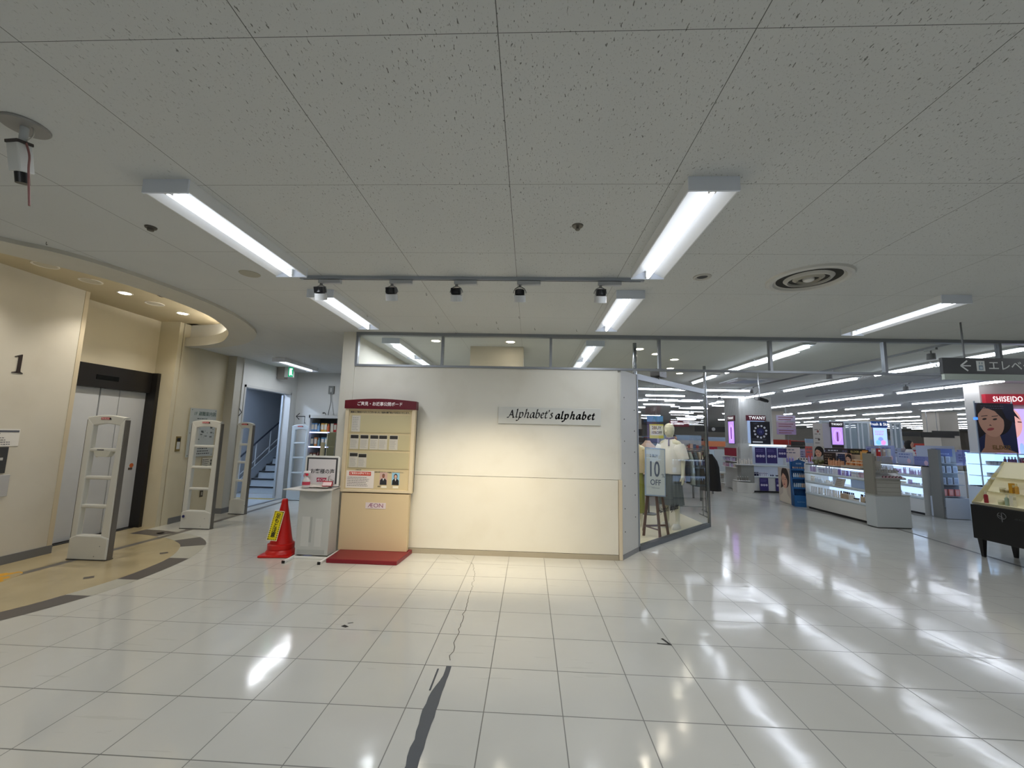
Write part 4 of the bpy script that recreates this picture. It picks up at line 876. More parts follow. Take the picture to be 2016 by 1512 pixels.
def nib(s, x0, z0, xh, pen, mb, y0, y1, ang=.7, bold=0, wx=1.0, sp=1.0):
    x = x0; nv = (math.cos(ang)*pen/2, math.sin(ang)*pen/2)
    for ch in s:
        adv, strokes = GL[ch]
        for stq in strokes:
            sp_ = spline(stq, 6) if len(stq) > 2 else stq
            P = [(x+px*xh*wx, z0+pz*xh) for px, pz in sp_]; n_ = len(P)
            for i in range(n_-1):
                a, b = P[i], P[i+1]
                dx, dz = b[0]-a[0], b[1]-a[1]; L0 = math.hypot(dx, dz) or 1e-9; hx, hz = -dz/L0*(pen*.13+bold), dx/L0*(pen*.13+bold)
                pts = []
                for q in (a, b):
                    for sx_, s2 in ((1, 1), (1, -1), (-1, 1), (-1, -1)):
                        pts.append((q[0]+sx_*nv[0]+s2*hx, q[1]+sx_*nv[1]+s2*hz))
                pts = sorted(set(pts)); lo = []; up = []
                cr = lambda o_, a_, b_: (a_[0]-o_[0])*(b_[1]-o_[1])-(a_[1]-o_[1])*(b_[0]-o_[0])
                for q in pts:
                    while len(lo) >= 2 and cr(lo[-2], lo[-1], q) <= 0: lo.pop()
                    lo.append(q)
                for q in reversed(pts):
                    while len(up) >= 2 and cr(up[-2], up[-1], q) <= 0: up.pop()
                    up.append(q)
                hull = lo[:-1]+up[:-1]
                if len(hull) >= 3: mb.add([(q[0], y0, q[1]) for q in hull], [tuple(range(len(hull)))])
        x += adv*xh*sp
    return x
lt = MB(); xe = nib("Alphabet's", -.58, -.03, .074, .016, lt, -.0195, -.018, wx=1.15, sp=1.27); lt.build('lettering', INKB, o)
lt = MB(); nib("alphabet", xe+.03, -.035, .064, .017, lt, -.0195, -.018, bold=.0022, wx=1.22, sp=1.55); lt.build('bold_lettering', INKB, o)
lt = MB(); xe = nib("Alphabet's", .62, .47, .055, .012, lt, -.001, .0005); nib('alphabet', xe+.03, .47, .055, .015, lt, -.001, .0005, bold=.002); lt.build('lettering', INKB, w2)
# ------------------------------------------------------------------ goods, built once per kind and copied
GLOW = M('#c4dcff', emit=.85); GLOWT = M('#dcecff', emit=4.0)
def flat(mb, poly, y, m=0): mb.add([(p[0], y, p[1]) for p in poly], [tuple(range(len(poly)))], m); return mb
_pm = {}
def product_mesh(kind, c1, c2):
    key = (kind, c1, c2)
    if key in _pm: return _pm[key]
    b = MB()
    if kind == 'bottle': b.lathe([(.0001, 0), (.018, 0), (.019, .005), (.019, .085), (.008, .1)], 10).lathe([(.010, .098), (.010, .13), (.0001, .131)], 10, m=1)
    elif kind == 'tall_bottle': b.lathe([(.0001, 0), (.016, 0), (.017, .12), (.007, .135)], 10).lathe([(.009, .133), (.009, .165), (.0001, .166)], 10, m=1)
    elif kind == 'jar': b.lathe([(.0001, 0), (.026, 0), (.028, .035)], 12).lathe([(.028, .035), (.029, .055), (.0001, .056)], 12, m=1)
    elif kind == 'carton': b.box(-.019, .019, -.018, .018, 0, .12).box(-.015, .015, -.0188, -.018, .07, .1, 1)
    elif kind == 'tester': b.box(-.014, .014, -.014, .014, 0, .05).cyl((0, 0, .05), (0, 0, .085), .009, n=8, m=1)
    elif kind == 'tube': b.loft([[(.012*math.cos(t), .012*math.sin(t), 0) for t in [PI*i/4 for i in range(8)]], [(.02*math.cos(t), .012*math.sin(t), .03) for t in [PI*i/4 for i in range(8)]], [(.022*math.cos(t), .003*math.sin(t), .13) for t in [PI*i/4 for i in range(8)]]]).lathe([(.0001, -.001), (.013, -.001), (.013, .02)], 8, m=1)
    _pm[key] = b.mesh('product', [M(c1, .25), M(c2, .25)]); return _pm[key]
NAMES = {'bottle': 'cosmetic_bottle', 'tall_bottle': 'cosmetic_bottle', 'jar': 'cream_jar', 'carton': 'cosmetic_carton', 'tester': 'tester_bottle', 'tube': 'cream_tube'}
def product(kind, c1, c2, loc, label, group, rz=0, s=1.0):
    o = bpy.data.objects.new(NAMES[kind], product_mesh(kind, c1, c2)); COL.objects.link(o); loc = Vector(loc); loc.z += .002; o.location = loc; o.rotation_euler = (0, 0, rz); o.scale = (s, s, s)
    return tag(o, label, {'bottle': 'bottle', 'tall_bottle': 'bottle', 'jar': 'jar', 'carton': 'carton', 'tester': 'bottle', 'tube': 'tube'}[kind], group)
def stock(T, x0, x1, y, z, step, kinds, pal, label, group, seed=1, s=1.0, gap=.12):
    rd = random.Random(seed); x = x0; rot = math.atan2(T[1][0], T[0][0])
    k = rd.choice(kinds); c = rd.choice(pal); run = 0; n_ = 0; where = label.split('|')[-1].strip()
    while x < x1:
        if run <= 0: k = rd.choice(kinds); c = rd.choice(pal); run = rd.randint(2, 5)
        run -= 1
        if rd.random() > gap:
            n_ += 1; p = T @ Vector((x, y+rd.uniform(-.01, .01), z)); product(k, c[0], c[1], p, '%s %s, %s from the left %s' % (colour_name(c[0]), {'bottle': 'bottle', 'tall_bottle': 'tall bottle', 'jar': 'jar', 'carton': 'carton', 'tester': 'tester bottle', 'tube': 'tube'}[k], nth(n_), where), group, rot, s)
        x += step
# posters: layered flat shapes, every layer a sheet on the board
def face_art(parent, w_, h_, bg, skin, hair, cx=0, cz=0, s=1.0, y=-.004, shoulder=None, tilt=0.0, side=1):
    MB().box(-w_/2, w_/2, y, 0, -h_/2, h_/2).build('print', M(bg, .4), parent)
    def cl(poly): return [(max(-w_/2, min(w_/2, px)), max(-h_/2, min(h_/2, pz))) for px, pz in poly]
    b = MB(); flat(b, cl(ell(cx+.03*s*side, cz+.05*s, .155*s, .185*s, 28, tilt)), y-.0006); flat(b, cl([(cx-.12*s, cz+.05*s), (cx-.16*s*side, cz-.16*s), (cx-.06*s, cz-.12*s), (cx-.05*s, cz+.1*s)]), y-.0006)
    b.build('hair', M(hair, .6), parent)
    b = MB()
    if shoulder is None: shoulder = skin
    flat(b, cl([(cx-.22*s, cz-.5*s), (cx-.21*s, cz-.3*s), (cx-.08*s, cz-.24*s), (cx-.06*s, cz-.12*s), (cx+.06*s, cz-.12*s), (cx+.09*s, cz-.24*s), (cx+.24*s, cz-.32*s), (cx+.26*s, cz-.5*s)]), y-.0009)
    b.build('shoulders', M(shoulder, .6), parent)
    b = MB(); flat(b, cl(ell(cx, cz, .108*s, .148*s, 28, tilt)), y-.0013); b.build('face', M(skin, .6), parent)
    b = MB(); fr = [(cx-.11*s, cz+.05*s), (cx-.05*s, cz+.12*s), (cx+.04*s, cz+.085*s), (cx+.115*s, cz+.0*s), (cx+.12*s, cz+.13*s), (cx, cz+.185*s), (cx-.1*s, cz+.14*s)]
    flat(b, cl(fr), y-.0017); b.build('fringe', M(hair, .6), parent)
    b = MB()
    for sx_ in (-1, 1):
        flat(b, cl(ell(cx+sx_*.045*s-.01*s*side, cz+.012*s, .02*s, .0085*s, 12, tilt)), y-.0019); flat(b, cl([(cx+sx_*.045*s-.035*s, cz+.04*s), (cx+sx_*.045*s+.02*s, cz+.046*s), (cx+sx_*.045*s+.02*s, cz+.04*s), (cx+sx_*.045*s-.035*s, cz+.034*s)]), y-.0019)
    flat(b, cl([(cx-.012*s*side, cz-.035*s), (cx-.022*s*side, cz-.045*s), (cx+.004*s, cz-.047*s)]), y-.0019)
    b.build('eyes', M('#2a1a16', .5), parent)
    b = MB(); flat(b, cl(ell(cx-.012*s*side, cz-.078*s, .032*s, .012*s, 14, tilt)), y-.0019); b.build('lips', M('#b04a4c', .5), parent)

# ------------------------------------------------------------------ skin-modifier figures
def skin_body(name, parent, mat, verts, edges, radii, sub=2, root=0):
    me = bpy.data.meshes.new(name); me.from_pydata(verts, edges, []); me.materials.append(mat)
    o = bpy.data.objects.new(name, me); COL.objects.link(o); o.parent = parent
    sk = o.modifiers.new('skin', 'SKIN'); sk.use_smooth_shade = True
    for i, r in enumerate(radii):
        d = me.skin_vertices[0].data[i]; r = r if isinstance(r, tuple) else (r, r); d.radius = r; d.use_root = (i == root)
    ss = o.modifiers.new('sub', 'SUBSURF'); ss.levels = sub; ss.render_levels = sub
    return o
def figure(parent, mat, H=1.75, arms=((-.25, .02, -.0), (.25, .02, 0)), name='body', hands=True, turn=0.0):
    """standing body, face towards local -y"""
    k = H/1.75
    V = [(0, 0, .95), (0, .01, 1.12), (0, .005, 1.30), (0, .01, 1.44), (0, 0, 1.53), (0, -.01, 1.60), (0, -.012, 1.68),
         (-.09, 0, .88), (-.10, .0, .50), (-.10, .02, .10), (-.10, -.10, .03), (.09, 0, .88), (.10, 0, .50), (.10, .02, .10), (.10, -.10, .03),
         (-.17, .01, 1.42), (-.22, .03, 1.15), (-.235, -.01, .93), (-.24, -.03, .86), (.17, .01, 1.42), (.22, .03, 1.15), (.235, -.01, .93), (.24, -.03, .86)]
    E_ = [(0, 1), (1, 2), (2, 3), (3, 4), (4, 5), (5, 6), (0, 7), (7, 8), (8, 9), (9, 10), (0, 11), (11, 12), (12, 13), (13, 14), (3, 15), (15, 16), (16, 17), (17, 18), (3, 19), (19, 20), (20, 21), (21, 22)]
    Rr = [(.15, .10), (.12, .085), (.15, .10), (.12, .08), .05, (.062, .075), (.07, .085), .085, .055, .035, .038, .085, .055, .035, .038, .055, .042, .028, .03, .055, .042, .028, .03]
    n0 = len(V)
    if hands:
        for sgn, wrist in ((-1, 18), (1, 22)):
            wx, wy, wz = V[wrist]
            for f_, (dy, ln) in enumerate(((-.024, .075), (-.008, .085), (.008, .08), (.022, .065))):
                a = len(V); V += [(wx, wy+dy, wz-.045), (wx+sgn*.004, wy+dy, wz-.045-ln*.5), (wx-sgn*.006, wy+dy-.004, wz-.045-ln)]; E_ += [(wrist, a), (a, a+1), (a+1, a+2)]; Rr += [.010, .008, .007]
            a = len(V); V += [(wx-sgn*.012, wy-.035, wz-.03), (wx-sgn*.018, wy-.045, wz-.065)]; E_ += [(wrist, a), (a, a+1)]; Rr += [.010, .008]
    V = [(x*k, y*k, z*k) for x, y, z in V]; Rr = [tuple(q*k for q in r) if isinstance(r, tuple) else r*k for r in Rr]
    return skin_body(name, parent, mat, V, E_, Rr)
def ring(cx, cy, z, rx, ry, n=40, pleat=0.0, np_=0, ph=0):
    return [(cx+(rx+pleat*math.cos(np_*t+ph))*math.cos(t), cy+(ry+pleat*math.cos(np_*t+ph))*math.sin(t), z) for t in [2*PI*i/n for i in range(n)]]

# ------------------------------------------------------------------ the clothes shop window
mn = thing('mannequin', 'bald white mannequin in a loose white blouse and grey pleated skirt behind the glass', 'mannequin', (2.66, 8.0, 0.012), 0)
mn.rotation_euler = (0, 0, -.9); mn.scale = (1.07, 1.07, 1.07)
MANN = M('#d8d2b8', .35)
figure(mn, MANN, 1.77)
MB().lathe([(.0001, 1.795), (.03, 1.79), (.065, 1.765), (.082, 1.72), (.084, 1.67), (.075, 1.61), (.06, 1.575), (.035, 1.56), (.0001, 1.555)], 24, c=(0, -.015, 0), sy=1.12).build('head', MANN, mn)
MB().prism([(0, 0), (-.025, -.035), (0, -.04)], -.01, .01, 'x').build('nose', MANN, mn); bpy.data.objects['nose'].location = (0, -.105, 1.68)
MB().loft([ring(0, 0, .40, .21, .19, 72, .012, 18), ring(0, 0, .7, .185, .165, 72, .009, 18), ring(0, 0, .95, .16, .125, 72, .004, 18), ring(0, 0, 1.04, .145, .11, 72, .001, 18)], cap=False).build('pleated_skirt', M('#535a5c', .8), mn)
MB().loft([ring(0, 0, .92, .19, .135, 40, .006, 6), ring(0, 0, .97, .20, .15, 40, .012, 7), ring(0, 0, 1.12, .20, .15, 40, .010, 5), ring(0, 0, 1.28, .205, .14, 40, .008, 5), ring(0, .005, 1.42, .185, .105, 40, .003, 5), ring(0, .005, 1.50, .11, .075, 40), ring(0, 0, 1.53, .065, .06, 40)], cap=False).build('blouse', M('#e4e0d8', .8), mn)
for sg_ in (-1, 1):
    MB().loft([[(sg_*(.17+.0*i)+dx, dy+.01, z+dz) for dx, dy, dz in [(r_*math.cos(t), r_*1.2*math.sin(t), .3*r_*math.cos(t)*sg_) for t in [2*PI*j/20 for j in range(20)]]] for i, (z, r_) in enumerate(((1.42, .07), (1.36, .10)))]+[[(sg_*.245+r_*math.cos(t), .02+r_*1.1*math.sin(t), 1.17+.25*r_*math.cos(t)) for t in [2*PI*j/20 for j in range(20)] for r_ in (.085,)]], cap=False).build('sleeve', M('#e4e0d8', .8), mn)
MB().tube([(.07*math.cos(t), .055*math.sin(t)-.005, 1.535+.01*math.sin(t)) for t in [2*PI*i/16 for i in range(16)]], .018, 8, closed=True).tube([(.02, -.06, 1.53), (.04, -.1, 1.48), (.05, -.12, 1.40)], .012, 8).build('scarf', M('#726c8c', .8), mn)
for sg_ in (-1, 1):
    MB().loft([[(sg_*.106+.045*s_*math.cos(t), -.045+.125*s2*math.sin(t), z) for t in [2*PI*j/20 for j in range(20)]] for z, s_, s2 in ((0, 1, 1), (.03, 1.05, 1.03), (.06, .95, .9), (.09, .7, .55))]).build('shoe', M('#d9d6cc', .5), mn, bev=0)
m2 = thing('mannequin', 'mannequin in cream jacket and olive skirt at the left edge of the glass', 'mannequin', (2.02, 8.1, .012), -.5)
figure(m2, MANN, 1.76)
MB().lathe([(.0001, 1.79), (.03, 1.785), (.065, 1.76), (.082, 1.715), (.084, 1.665), (.075, 1.605), (.06, 1.57), (.0001, 1.55)], 24, c=(0, -.01, 0), sy=1.12).build('head', MANN, m2)
MB().loft([ring(0, 0, .25, .17, .15, 48, .01, 12), ring(0, 0, .7, .17, .14, 48, .006, 12), ring(0, 0, 1.02, .15, .11, 48)], cap=False).build('skirt', M('#8d8e3c', .8), m2)
MB().loft([ring(0, 0, .98, .18, .13, 40, .005, 6), ring(0, 0, 1.2, .20, .14, 40, .005, 6), ring(0, 0, 1.42, .205, .105, 40), ring(0, 0, 1.5, .10, .08, 40)], cap=False).build('jacket', M('#cdbb93', .8), m2)
for sg_ in (-1, 1): MB().tube([(sg_*.17, 0, 1.42), (sg_*.24, .02, 1.2), (sg_*.255, 0, .98)], [.07, .062, .055], 14).build('sleeve', M('#cdbb93', .8), m2)
MB().tube([(-.15, -.12, .82), (-.1, -.15, .95), (0, -.16, .9), (.05, -.15, .8)], [.05, .07, .06, .04], 10).build('patterned_scarf', M('#8e8a80', .8), m2)
m3 = thing('dress_form', 'headless dress form wearing a blush coat behind the white mannequin', 'dress form', (2.62, 9.35, .012), -.4)
MB().lathe([(.0001, 0), (.16, 0), (.16, .02), (.02, .03), (.015, 1.0)], 20).build('stand', M('#56534e', .4), m3)
MB().loft([ring(0, 0, .85, .19, .14, 40, .01, 7), ring(0, 0, 1.15, .19, .13, 40, .006, 7), ring(0, 0, 1.42, .21, .11, 40), ring(0, 0, 1.52, .09, .07, 40), ring(0, 0, 1.58, .05, .05, 40)], cap=True).build('coat', M('#c9ab98', .8), m3)
# easel with the discount poster
ez = thing('easel', 'dark wooden easel standing inside the angled shop window', 'easel', (2.17, 7.36, .012), .25)
WD = M('#5c3d2c', .5)
for p0, p1 in (((-.22, 0, 0), (-.05, .02, 1.35)), ((.24, .0, 0), (.04, .02, 1.35)), ((-.05, -.22, 0), (-.01, .02, 1.35)), ((-.03, .34, 0), (.0, .03, 1.35))):
    MB().bar(p0, p1, .038, .026).build('leg', WD, ez)
MB().bar((-.2, 0, .16), (.225, .0, .16), .022, .03).build('crossbar', WD, ez); MB().bar((-.2, 0, .16), (-.055, -.2, .13), .02, .02).build('brace', WD, ez)
MB().bar((-.2, -.04, .66), (.2, -.04, .66), .03, .02).build('ledge', WD, ez)
ps = thing('discount_poster', 'framed white 10% OFF poster propped on the easel', 'poster', (2.14, 7.22, 1.08), .22)
ps.rotation_euler = (-.10, .07, .22)
MB().box(-.185, .185, -.012, .008, -.40, .40).build('frame', M('#9fb0c8', .3), ps, bev=.003)
MB().box(-.168, .168, -.014, -.012, -.38, .38).build('sheet', M('#d5d8d6', .4), ps)
NV = M('#5b6377', .5)
text('2 BUY', .07, NV, ps, -.03, .26, y=-.0155, off=.001, sx=.8); text('10', .36, NV, ps, -.03, .03, y=-.0155, sx=.62, off=.004); text('%', .09, NV, ps, .14, -.06, y=-.0155)
text('OFF', .13, NV, ps, .0, -.18, y=-.0155, sx=.85, off=.0015); MB().box(-.07, .07, -.0155, -.014, -.27, -.265).build('underline', NV, ps)
# racks with clothes
def garment(kind, col, loc, rz, label, group=None, L_=.75, w_=.42, dep=.07):
    g = thing('hanging_'+kind, label, kind, loc, rz, group)
    n_ = 7; b = MB(); rings = []
    for i in range(n_):
        t = i/(n_-1); ww = w_/2*(.55+.45*min(1, t*4))*(1+.25*t); z = -.05-L_*t
        if i == 0: ww = .06; z = -.03
        rings.append([(dep/2*(1+.5*t)*math.cos(a)*(1+.25*math.cos(5*a)), ww*math.sin(a), z) for a in [2*PI*k/24 for k in range(24)]])
    b.loft(rings); b.build('cloth', M(col, .85), g)
    MB().tube([(0, 0, -.04), (0, 0, .0), (0, .02, .025), (0, .0, .045), (0, -.02, .03)], .0025, 5).build('hanger_hook', STEEL, g)
    return g
def rack(name_label, loc, rz, L_, h=1.42):
    r = thing('clothes_rack', name_label, 'clothes rack', loc, rz)
    for x in (0, L_):
        MB().tube(spline([(x, -.22, .02), (x, .0, .015), (x, .22, .02)], 4), .012, 8).build('foot', STEEL, r)
        MB().cyl((x, 0, .02), (x, 0, h), .012, n=10).build('post', STEEL, r)
    MB().cyl((0, 0, h), (L_, 0, h), .012, n=10).build('hanging_rail', STEEL, r); MB().cyl((0, 0, .12), (L_, 0, .12), .008, n=8).build('lower_rail', STEEL, r)
    return r
rack('chrome clothes rack holding coats behind the white mannequin', (3.0, 9.85, .0), .0, 1.05)
cols = [('#6d7138', 'olive'), ('#5c6463', 'slate grey'), ('#7c8a84', 'sage grey'), ('#5a3c2c', 'dark brown'), ('#7a5a42', 'tan brown'), ('#2b2a2c', 'charcoal'), ('#8e9a95', 'pale grey green'), ('#41525c', 'teal'), ('#c9bfae', 'cream')]
for i, (c_, nm_) in enumerate(cols): garment('coat', c_, (3.07+.108*i, 9.85, 1.375), 0, '%s coat on the rack behind the mannequin' % nm_, 'coats on the rack', .62+.04*(i % 4))
garment('coat', '#0b0b0c', (3.93, 9.3, 1.36), 1.25, 'long black coat hanging at the right end past the chrome post', None, .76, .34, .12)
MB()
o = tag(MB().cyl((0, 0, 0), (0, 0, 1.41), .012, n=10).tube([(0, -.2, .01), (0, .2, .01)], .012, 8).tube([(0, 0, 1.405), (.10, .02, 1.405)], .01, 8).build('coat_stand', STEEL, loc=(3.80, 9.40, 0)), 'thin chrome stand that holds the long black coat', 'coat stand')
rack('clothes rack with skirts deeper in the clothes shop', (1.6, 9.9, 0), .15, 1.1, 1.35)
for i in range(9): garment('skirt', ['#5f6a72', '#8d8e3c', '#43484c', '#b7a88c', '#6a7478', '#2e3236', '#9a9d96', '#7f7444', '#4c5a66'][i], (1.66+.115*i, 9.91+.017*i, 1.30), .15, 'hanging skirt or pair of trousers, %s, on the deeper rack' % ('blue grey', 'olive', 'dark grey', 'beige', 'steel blue', 'almost black', 'light grey', 'khaki', 'denim blue')[i], 'clothes on the deeper rack', .6)
o = thing('sale_sign', 'yellow edged 2 BUY 10% OFF sign hanging in the clothes shop', 'sign', (2.88, 9.55, 1.80))
MB().box(-.155, .155, -.006, .006, -.16, .16).build('board', M('#c7c24e', .5), o); MB().box(-.145, .15, -.008, -.006, -.09, .13).build('white_field', M('#dcdcd0', .5), o)
text('2BUY', .10, INK, o, 0, .075, y=-.009, off=.002, sx=.9); text('10%OFF', .085, INK, o, 0, -.03, y=-.009, off=.002, sx=.8)
MB().cyl((0, 0, .16), (0, 0, CZ-1.80), .003, n=6).build('cord', GREY, o)
sk = thing('window_speaker', 'black box speaker clamped on the top rail of the angled window', 'speaker', (2.12, 6.88, 2.71), ang2)
MB().prism([(-.12, -.055), (-.1, -.075), (.12, -.075), (.14, -.05), (.14, .05), (.12, .07), (-.1, .07), (-.12, .05)], -.08, .08, 'y').build('cabinet', M('#0c0c0d', .4), sk, bev=.006); MB().box(0, .1, -.083, -.08, -.01, .0).build('badge', M('#3d3d3f', .4), sk)
MB().box(-.02, .02, -.02, .02, -.10, -.07).build('clamp', GREY, sk)

# ------------------------------------------------------------------ cosmetics floor
def gondola(name, label, loc, rz, L_, top=1.08, levels=(.39, .67, .90), depth=.62, base_c='#d6d4cd', glow=GLOW):
    g = thing(name, label, 'display counter', loc, rz)
    BW = M(base_c, .4)
    MB().box(0, L_, .03, depth, .05, levels[0]-.02).build('base_cabinet', BW, g); MB().box(.02, L_-.02, .06, depth, 0, .05).build('kick_plate', M('#2b2a29', .5), g)
    MB().box(0, L_, depth-.02, depth, levels[0]-.02, top).build('back_panel', glow, g)
    for i, z in enumerate(levels):
        MB().box(.01, L_-.01, .04, depth-.02, z-.02, z).build('shelf', WHITE, g)
        MB().loft([[(x, .035+.032*math.cos(t), z-.012+.032*math.sin(t)) for t in [2*PI*k/14 for k in range(14)]] for x in (0, L_)]).build('shelf_lip', M('#c9d2d6', .25), g)
        zt = (list(levels)+[top])[i+1]
        MB().box(.02, L_-.02, .20, .23, zt-.035, zt-.022).build('shelf_lamp', GLOWT, g)
    MB().box(-.01, 0, .02, depth, 0, top+.02).build('end_panel', BW, g); MB().box(L_, L_+.01, .02, depth, 0, top+.02).build('end_panel', BW, g)
    MB().box(-.01, L_+.01, .05, depth+.02, top, top+.02).build('countertop', M('#3b3a3a', .3), g)
    return g, Matrix.Translation(loc) @ Matrix.Rotation(rz, 4, 'Z')
PASTEL = [('#d9dff0', '#b8b4d8'), ('#c8b8e0', '#e8e8f4'), ('#e8d0dc', '#c8a8c0'), ('#f0f0f4', '#b8c8e0'), ('#cfe0ec', '#f4f4f8'), ('#d8c4e8', '#a898c8'), ('#9c8cd0', '#d8d0f0'), ('#c89cb8', '#f0e0ec')]
WHT = [('#f0f0f0', '#c8c8cc'), ('#e8e4dc', '#2a2a2c'), ('#f0ece4', '#c8b48c'), ('#dfe8f0', '#f4f4f4'), ('#ececf0', '#8e98a8')]
DRK = [('#d8c8b8', '#1c1a1a'), ('#2a2424', '#c8b090'), ('#f0ece4', '#2a2a2c'), ('#c8b49a', '#3a2a24')]
g1, T1 = gondola('cosmetics_counter', 'long white lit cosmetics counter nearest the entrance, with pastel bottles on three shelves', (6.98, 10.98, 0), -PI/2, 1.98)
stock(T1, .08, 1.9, .12, .90, .045, ['bottle', 'tall_bottle', 'carton'], PASTEL, 'on the top shelf, nearest lit counter', 'cosmetics on the top shelf, nearest counter', 1, 1.02)
stock(T1, .08, 1.0, .12, .67, .05, ['bottle', 'jar', 'tester'], WHT, 'on the middle shelf, nearest lit counter', 'cosmetics on the middle shelf, nearest counter', 2)
stock(T1, .08, 1.05, .12, .39, .06, ['jar', 'bottle', 'tube'], WHT[:3], 'on the left bottom shelf, nearest lit counter', 'pale cosmetics on the bottom shelf, nearest counter', 3, 1.2)
stock(T1, 1.08, 1.9, .12, .39, .05, ['bottle', 'jar', 'tester'], DRK, 'on the right bottom shelf, nearest counter', 'dark cosmetics on the bottom shelf, nearest counter', 4, 1.3)
def card(name, label, cat, loc, rz, w_, h_, col, lean=0.0, base=True):
    o = thing(name, label, cat, loc, rz); 
    b = MB().box(-w_/2, w_/2, 0, .012, 0, h_).build('board', M(col, .45), o); b.rotation_euler = (lean, 0, 0)
    return o, b
o, b = card('tariff_card', 'beige brown card leaning in front of the middle shelf of the nearest counter', 'card', (6.93, 9.75, .66), -PI/2, .26, .20, '#a89f92', -.35); scribble(b, -.11, .11, .02, .18, 4, M('#6f675d', .6), y=-.001, seed=3)
o, b = card('promo_card', 'pale blue promotion card on the middle shelf of the nearest counter', 'card', (7.1, 9.38, .67), -PI/2, .46, .19, '#b7cbea')
o, b = card('promo_card', 'small white card at the left of the brown one on the middle shelf', 'card', (7.08, 10.05, .67), -PI/2, .16, .2, '#d9e4f2')
# on top of the nearest counter
def cutout(name, label, loc, rz, w_, h_, **k):
    o = thing(name, label, 'poster', loc, rz); hld = bpy.data.objects.new('board', None); 
    bpy.data.objects.remove(hld)
    p = MB().box(-w_/2, w_/2, 0, .01, -h_/2, h_).build('board', M(k.get('bg', '#cfc6be'), .5), o)
    p.data = MB().box(-w_/2, w_/2, 0, .01, -h_/2, h_/2).mesh('board', M(k.get('bg', '#cfc6be'), .5)); p.location = (0, 0, h_/2)
    face_art(p, w_, h_, **k); return o
cutout('counter_poster', 'grey counter card with a dark haired face, leftmost on the nearest counter', (7.25, 10.80, 1.10), -1.15, .28, .44, bg='#b5b2ad', skin='#d9a48c', hair='#1a1414', s=.7, cz=.06, shoulder='#a79c90')
o, b = card('tester_board', 'dark brown board with small print standing on the nearest counter', 'board', (7.3, 10.50, 1.10), -1.25, .30, .30, '#33221c'); scribble(b, -.12, .12, .03, .27, 4, M('#8a7565', .6), y=-.001, seed=13)
o, b = card('tester_board', 'navy blue board standing on the nearest counter', 'board', (7.38, 10.15, 1.10), -1.3, .28, .28, '#1e2747'); scribble(b, -.12, .12, .08, .26, 4, M('#5f6a90', .6), y=-.001, seed=14)
o, b = card('tester_board', 'black and gold sign board with orange end on the nearest counter', 'board', (7.5, 9.88, 1.10), -1.3, .46, .40, '#30281a')
MB().box(-.2, .07, -.003, 0, .30, .385).build('black_strip', M('#17130e', .4), b); text('ELIXIR', .07, M('#cdb873', .4), b, -.06, .34, y=-.004, off=.001); MB().box(.1, .22, -.003, 0, .1, .385).build('orange_end', M('#e2903c', .5), b); MB().box(-.2, .08, -.003, 0, .05, .28).build('pale_field', M('#cbb49a', .5), b)
cutout('counter_poster', 'warm yellow counter card with a long haired face above the acrylic box', (7.52, 9.62, 1.10), -1.35, .34, .36, bg='#d9a860', skin='#e0a888', hair='#24130e', s=.8, cx=.05, cz=.02, shoulder='#d9a070')
cutout('counter_poster', 'narrow counter card with a pale face beside the navy board', (7.36, 9.98, 1.10), -1.3, .14, .3, bg='#d6a58a', skin='#e8bca2', hair='#2a1c18', s=.5, cz=.02)
for k, y in enumerate([10.30-.055*i for i in range(9)]):
    product(['tall_bottle', 'bottle', 'carton'][k % 3], '#e0a884', '#c8946c', (7.14, y, 1.10), 'peach coloured tester on top of the nearest counter, %s from the left' % nth(k+1), 'peach testers on the nearest counter', s=1.05)
tag(MB().prism([(-.2, -.28), (-.02, -.28), (-.02, .28), (-.2, .28)], 0, .012, 'z').build('tray', M('#c4b3a3', .4), loc=(7.2, 10.2, 1.10)), 'open pink beige tester tray on the nearest counter', 'tray')
gb = MB()
for k in range(14): gb.lathe([(.0001, 0), (.02, .0), (.035, .03), (.02, .06), (.0001, .065)], 8, c=(random.Random(k).uniform(-.12, .12), random.Random(k+50).uniform(-.12, .12), random.Random(k+99).uniform(0, .06)))
o = tag(gb.build('leaf_arrangement', M('#6c6a45', .7), loc=(7.12, 10.62, 1.10)), 'dark green and gold floral arrangement on the nearest counter', 'arrangement', kind='stuff')
o = thing('acrylic_tester_box', 'sloping cream acrylic case with orange lit rows on top of the nearest counter', 'display case', (7.02, 9.75, 1.10), -PI/2)
MB().prism([(0, 0), (.42, 0), (.42, .17), (.30, .17)], 0, .55, 'x').build('case', M('#d8c9ab', .3, alpha=.6), o)
MB().add([(.04, .06, .045), (.51, .06, .045), (.51, .285, .16), (.04, .285, .16)], [(0, 1, 2, 3)]).build('base_slope', M('#b59a7c', .5), o); MB().box(0, .55, -.01, .03, 0, .04).build('front_edge', M('#c4b9a8', .4), o)
for r_ in range(2):
    for k in range(9): product('tester', ('#d98a4c', '#c46a34', '#e0a070')[k % 3], '#f0d0a8', (7.12+.12*r_, 9.70-.052*k, 1.15+.05*r_), 'orange tester in the sloping acrylic case, %s row, %s from the left' % (('lower', 'upper')[r_], nth(k+1)), 'orange testers in the acrylic case')
